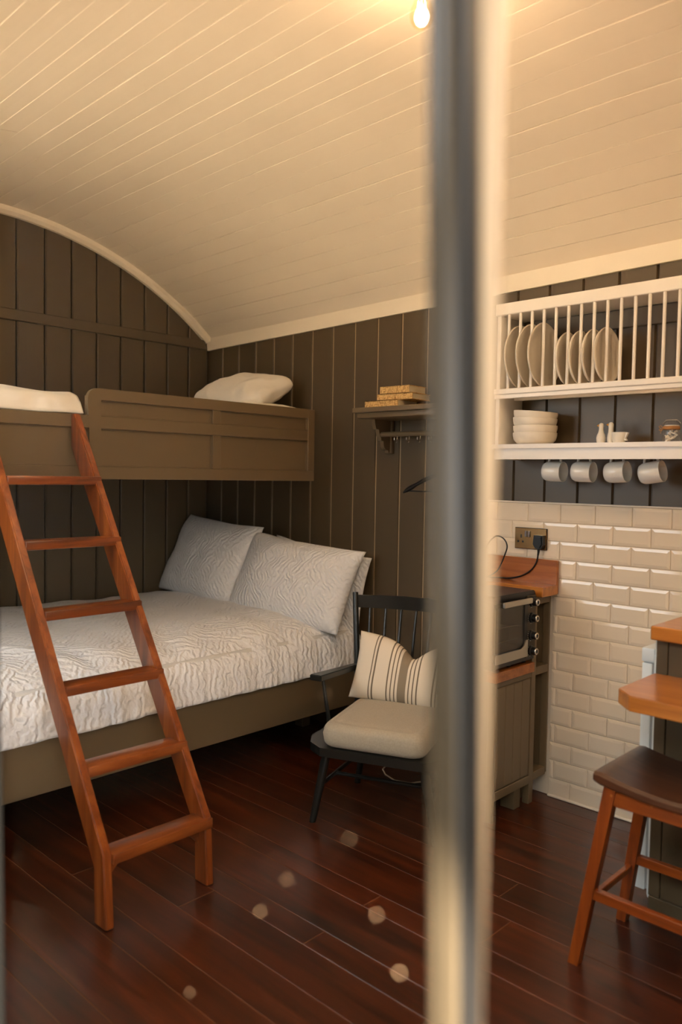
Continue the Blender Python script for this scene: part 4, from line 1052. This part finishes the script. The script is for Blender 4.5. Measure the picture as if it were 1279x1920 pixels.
obj('door_frame', G().box(OXF, OXF + 0.012, -0.264, -0.238, 0.640, 0.862, 0.002).box(OXF, OXF + 0.012, OY0 + 0.002, -0.264, 0.846, 0.862, 0.001).box(OXF, OXF + 0.012, OY0 + 0.002, -0.264, 0.640, 0.672, 0.001), M_plastic, ov)
obj('handle', G().box(OXF + 0.020, OXF + 0.032, OY0 + 0.03, -0.236, 0.846, 0.868, 0.003).box(OXF + 0.010, OXF + 0.022, -0.262, -0.246, 0.850, 0.864, 0.001), M_brushed, ov)
g = G(); g.prism([(OY0 + 0.002, 0.634), (-0.240, 0.634), (-0.240, 0.700), (-0.252, 0.700), (-0.268, 0.680), (-0.29, 0.670), (OY0 + 0.002, 0.670)], lambda a, b, d: (d, a, b), OXF + 0.012, OXF + 0.016)
obj('lower_trim', g, M_brushed, ov, smooth=False)
g = G().box(OXF - 0.001, OXF + 0.001, OY0 + 0.02, -0.262, 0.672, 0.846)
obj('window_backing', g, base_mat('oven_interior', (78, 66, 52), rough=0.6), ov, smooth=False)
g = G()
for z in (0.712, 0.765): 
    g.tube([(OXF + 0.003, OY0 + 0.02, z), (OXF + 0.003, -0.266, z)], 0.0014, 6)
obj('oven_rack', g, M_chrome, ov)
kn = None
for z in (0.846, 0.782, 0.712, 0.650):
    if kn is None:
        Mk = Matrix.Translation((OXF + 0.006, -0.203, 0)) @ Matrix.Rotation(PI / 2, 4, 'Y')
        kn = obj('knob', G().lathe([(0.0205, 0.0), (0.0205, 0.008), (0.0160, 0.011), (0.0150, 0.026), (0.0, 0.0265)], 28, Mk), M_plastic, ov)
        kn.location.z += z
        cap = obj('knob_ring', G().lathe([(0.0074, 0.0255), (0.0074, 0.0295), (0.0128, 0.0295), (0.0142, 0.0275), (0.0142, 0.0255)], 28, Mk), M_chrome, kn)
        cap.location = (0, 0, 0); cap.data.transform(Matrix.Translation(Vector((0, 0, z))))
        # ring mesh was built with the knob at z=0: keep it on the knob
    else:
        k2 = inst(kn, ov, kn.location + Vector((0, 0, z - 0.846))); c2 = cap.copy(); C.objects.link(c2); c2.parent = k2; c2.location = (0, 0, 0)
g = G()
for z in (0.846, 0.782, 0.712, 0.650):
    for k in range(11):
        if k in (5,): continue
        a = PI * 0.25 + PI * 1.2 * k / 10
        y = -0.203 - 0.0222 * math.sin(a) * 1.0; zz = z - 0.0222 * math.cos(a) * -1
        g.box(OXF + 0.0055, OXF + 0.0068, y - 0.0012, y + 0.0012, zz - 0.0012, zz + 0.0012)
o = obj('dial_marks', g, M_white, ov, smooth=False)

# ================================================================== FRIDGE AND BREAKFAST BAR
fr = thing('fridge', 'white under-counter fridge seen edge-on beside the taupe bar panel', 'fridge', (0.85, -0.3, 0))
FY0, FY1 = -0.578, -0.03
obj('door', G().box(0.600, 0.632, FY0, FY1, 0.055, 0.770, 0.004, seg=2), M_fridge, fr)
obj('door_cap', G().box(0.598, 0.640, FY0 - 0.002, FY1, 0.7725, 0.818, 0.006, seg=2), M_fridge, fr)
obj('handle_recess', G().box(0.606, 0.645, FY0 + 0.004, FY1 - 0.01, 0.768, 0.776), M_gasket, fr)
obj('gasket', G().box(0.632, 0.640, FY0 + 0.004, FY1 - 0.004, 0.060, 0.768), M_gasket, fr)
obj('cabinet', G().box(0.640, 1.14, FY0 + 0.001, FY1, 0.035, 0.845, 0.002).box(0.6400, 0.6465, FY0 - 0.002, FY0 + 0.003, 0.045, 0.80), M_fridge, fr)
obj('plinth', G().box(0.655, 1.12, FY0 + 0.015, FY1 - 0.02, 0.0, 0.035), M_plastic, fr)
bar = thing('room_divider', 'taupe boarded panel carrying the oak breakfast bar beside the fridge', 'panel', (1.3, -0.59, 0))
xs_b = [0.652, 0.689] + [0.689 + 0.1 * k for k in range(1, 14)]
obj('backing', G().box(0.656, 1.99, -0.592, -0.581, 0.0, 0.857), M_wall, bar, smooth=False)
for a, b in zip(xs_b[:-1], xs_b[1:]): obj('board', G().box(a + 0.0012, b - 0.0012, -0.602, -0.592, 0.058, 0.857, 0.002), M_wall, bar)
obj('skirting', G().box(0.655, 1.99, -0.604, -0.592, 0.0, 0.057, 0.002), M_wall, bar)
o = obj('worktop', G().box(0.650, 2.02, -0.644, -0.012, 0.858, 0.900, 0.003), M_oak); tag(o, 'upper oak worktop over the fridge at the right edge', 'worktop')
g = G().prism([(0.650, -0.6035), (2.02, -0.6035), (2.02, -0.911), (0.706, -0.911), (0.650, -0.855)], lambda a, b, d: (a, b, d), 0.707, 0.750)
bm = bmesh.new(); vv = [bm.verts.new(v) for v in g.v]
for f in g.f: bm.faces.new([vv[i] for i in f])
bmesh.ops.recalc_face_normals(bm, faces=bm.faces); bmesh.ops.bevel(bm, geom=list(bm.edges), offset=0.0025, segments=2, affect='EDGES'); bm.verts.index_update()
g = G(); g.v = [tuple(v.co) for v in bm.verts]; g.f = [tuple(v.index for v in f.verts) for f in bm.faces]; bm.free()
o = obj('breakfast_bar', g, M_oak); tag(o, 'oak breakfast bar top with a clipped corner above the stool', 'breakfast bar')
brk = thing('bar_bracket', 'wooden bracket under the breakfast bar, outside the right edge', 'bracket', (1.5, -0.65, 0.6))
obj('brace', G().prism([(-0.603, 0.7065), (-0.86, 0.7065), (-0.86, 0.68), (-0.64, 0.46), (-0.603, 0.46)], lambda a, b, d: (d, a, b), 1.48, 1.51), M_wall, brk, smooth=False)

# ================================================================== STOOL
st = thing('bar_stool', 'brown wooden stool with a dished seat under the breakfast bar', 'stool', (0.87, -0.84, 0))
sx0, sx1, sy0, sy1 = 0.648, 1.075, -0.992, -0.682
def seat(u, v, top=True):
    x = sx0 + (sx1 - sx0) * u; y = sy0 + (sy1 - sy0) * v; d = (2 * u - 1) ** 2
    return (x, y, 0.528 + 0.024 * d if top else 0.506 + 0.010 * d)
n = 24; g = G(); vs = []; fs = []
ring = []
for i in range(n + 1):
    u = i / n
    for (yy, dz, tp) in ((sy0 + 0.006, 0.0, 0), (sy0, 0.006, 0), (sy0, -0.008, 1), (sy0 + 0.008, 0.0, 1), (sy1 - 0.008, 0, 1), (sy1, -0.008, 1), (sy1, 0.006, 0), (sy1 - 0.006, 0, 0)):
        d = (2 * u - 1) ** 2; ends = max(0, abs(2 * u - 1) - 0.95) / 0.05
        z = (0.524 + 0.028 * d - 0.006 * ends) if tp else (0.498 + 0.018 * d + 0.004 * ends)
        vs.append((sx0 + (sx1 - sx0) * u, yy, z + dz))
for i in range(n):
    for j in range(8): fs.append((i * 8 + j, i * 8 + (j + 1) % 8, i * 8 + 8 + (j + 1) % 8, i * 8 + 8 + j))
fs += [tuple(range(8)), tuple(n * 8 + j for j in range(8))]
obj('seat', g.add(vs, fs), M_seat, st)
legs = {}
for nm, a, b in (('fl', (0.688, -0.958, 0.507), (0.612, -0.992, 0.0)), ('bl', (0.688, -0.716, 0.507), (0.612, -0.686, 0.0)), ('fr', (1.035, -0.958, 0.507), (1.111, -0.992, 0.0)), ('br', (1.035, -0.716, 0.507), (1.111, -0.686, 0.0))):
    legs[nm] = (Vector(a), Vector(b)); g = G(); s = 0.0165; t = 0.0145
    g.add([(p[0] + i * q, p[1] + j * q, p[2]) for p, q in ((b, t), (a, s)) for i, j in ((-1, -1), (1, -1), (1, 1), (-1, 1))], [(3, 2, 1, 0), (4, 5, 6, 7), (0, 1, 5, 4), (1, 2, 6, 5), (2, 3, 7, 6), (3, 0, 4, 7)])
    obj('leg', g, M_stool, st, angle=20)
def at(nm, z):
    a, b = legs[nm]; t = (a.z - z) / (a.z - b.z); return a.lerp(b, t)
def rail(n0, n1, z, w_, h, name='stretcher', mat=None):
    a, b = at(n0, z), at(n1, z); obj(name, G().bar(a, b, w_, h, 0.002), mat or M_stool_x, st)
rail('fl', 'fr', 0.478, 0.018, 0.042, 'apron'); rail('bl', 'br', 0.478, 0.018, 0.042, 'apron')
rail('fl', 'bl', 0.482, 0.016, 0.034, 'apron'); rail('fr', 'br', 0.482, 0.016, 0.034, 'apron')
rail('fl', 'fr', 0.205, 0.020, 0.028); rail('bl', 'br', 0.205, 0.020, 0.028); rail('fl', 'bl', 0.178, 0.016, 0.020); rail('fr', 'br', 0.178, 0.016, 0.020)
for x in (0.694, 0.80, 0.86, 0.98): obj('screw_cap', G().lathe([(0.0038, 0), (0.003, 0.0015), (0, 0.002)], 12, Matrix.Translation((x, -0.9675 if x > 0.7 else -0.9755, 0.488)) @ Matrix.Rotation(PI / 2, 4, 'X')), M_oak2, st)

# ================================================================== PENDANT BULB
PXb, PYb = 0.288, -1.35
zc = ZC + math.sqrt(RC * RC - (PYb - YC) ** 2) + lift(PXb)
pn = thing('pendant_bulb', 'bare glowing filament bulb in a white lampholder below the cream ceiling', 'light bulb', (PXb, PYb, zc))
obj('ceiling_rose', G().lathe([(0.0, 0.0), (0.038, 0.0), (0.036, -0.014), (0.012, -0.020), (0.0, -0.020)], 28, Matrix.Translation((PXb, PYb, zc - 0.001))), M_ceram, pn)
obj('flex', G().tube([(PXb, PYb, zc - 0.018), (PXb, PYb, zc - 0.070)], 0.0035, 8), M_ceram, pn)
hz = zc - 0.066
obj('lampholder', G().lathe([(0.0, 0.0), (0.009, 0.0), (0.017, -0.008), (0.0185, -0.022), (0.0185, -0.024), (0.0200, -0.025), (0.0205, -0.048), (0.018, -0.050), (0.0, -0.050)], 28, Matrix.Translation((PXb, PYb, hz))), M_ceram, pn)
bz = hz - 0.050
obj('cap', G().lathe([(0.0125, 0.0), (0.013, -0.010), (0.0125, -0.014)], 20, Matrix.Translation((PXb, PYb, bz))), base_mat('brass_cap', (190, 140, 70), rough=0.3, metal=1.0), pn)
mg = glass_mat('bulb_glass', (1.0, 0.93, 0.80))
obj('glass_envelope', G().lathe([(0.0125, -0.012), (0.015, -0.022), (0.023, -0.038), (0.0295, -0.055), (0.031, -0.068), (0.0285, -0.082), (0.020, -0.094), (0.009, -0.0995), (0.0, -0.1005)], 32, Matrix.Translation((PXb, PYb, bz))), mg, pn, angle=60)
mf = bpy.data.materials.new('filament_glow'); mf.use_nodes = True
nt, N, L = nodes(mf); b = N['Principled BSDF']; b.inputs['Base Color'].default_value = (0.05, 0.04, 0.03, 1); b.inputs['Emission Color'].default_value = (1.0, 0.62, 0.28, 1); b.inputs['Emission Strength'].default_value = 60
tn = N.new('ShaderNodeTexNoise'); tn.inputs['Scale'].default_value = 200; mr = N.new('ShaderNodeMapRange'); mr.inputs['To Min'].default_value = 50; mr.inputs['To Max'].default_value = 70
L.new(tn.outputs[0], mr.inputs[0]); L.new(mr.outputs[0], b.inputs['Emission Strength'])
fil = []
for k in range(6):
    a = 2 * PI * k / 6; r0, r1 = 0.009, 0.013
    o = obj('filament', G().tube([(PXb + r0 * math.cos(a), PYb + r0 * math.sin(a), bz - 0.034), (PXb + r1 * math.cos(a + 0.25), PYb + r1 * math.sin(a + 0.25), bz - 0.074)], 0.0011, 8), mf, pn)
obj('stem', G().lathe([(0.006, -0.012), (0.0035, -0.030), (0.0015, -0.034)], 12, Matrix.Translation((PXb, PYb, bz))), mg, pn)
def bulb_light(x, y, z, e):
    d = bpy.data.lights.new('bulb_light', 'POINT'); d.energy = e; d.color = (1.0, 0.76, 0.52); d.shadow_soft_size = 0.02
    o = bpy.data.objects.new('bulb_light', d); C.objects.link(o); o.location = (x, y, z)
BULB = 4.5
bulb_light(PXb, PYb, bz - 0.055, BULB)
q = dup(pn, (PXb + 1.75, PYb, zc + 0.003), (0, 0, 0), 'second bare filament bulb added along the ceiling ridge to brighten the ceiling, outside the frame')
bulb_light(PXb + 1.75, PYb, bz - 0.055, BULB * 2.6)  # added unseen lamp that brightens the ceiling from the right

# daylight portals in the openings (they only guide the sampling of the sky)
for a, b, z0, z1 in ((OX0, OX1, 0.0, OZ), (WX0, WX1, WZ0, WZ1)):
    pd = bpy.data.lights.new('daylight_portal', 'AREA'); pd.shape = 'RECTANGLE'; pd.size = b - a; pd.size_y = z1 - z0; pd.cycles.is_portal = True
    po = bpy.data.objects.new('daylight_portal', pd); C.objects.link(po); po.location = ((a + b) / 2, YF - 0.09, (z0 + z1) / 2)
    po.rotation_euler = Vector((0, 1, 0)).to_track_quat('-Z', 'Z').to_euler()
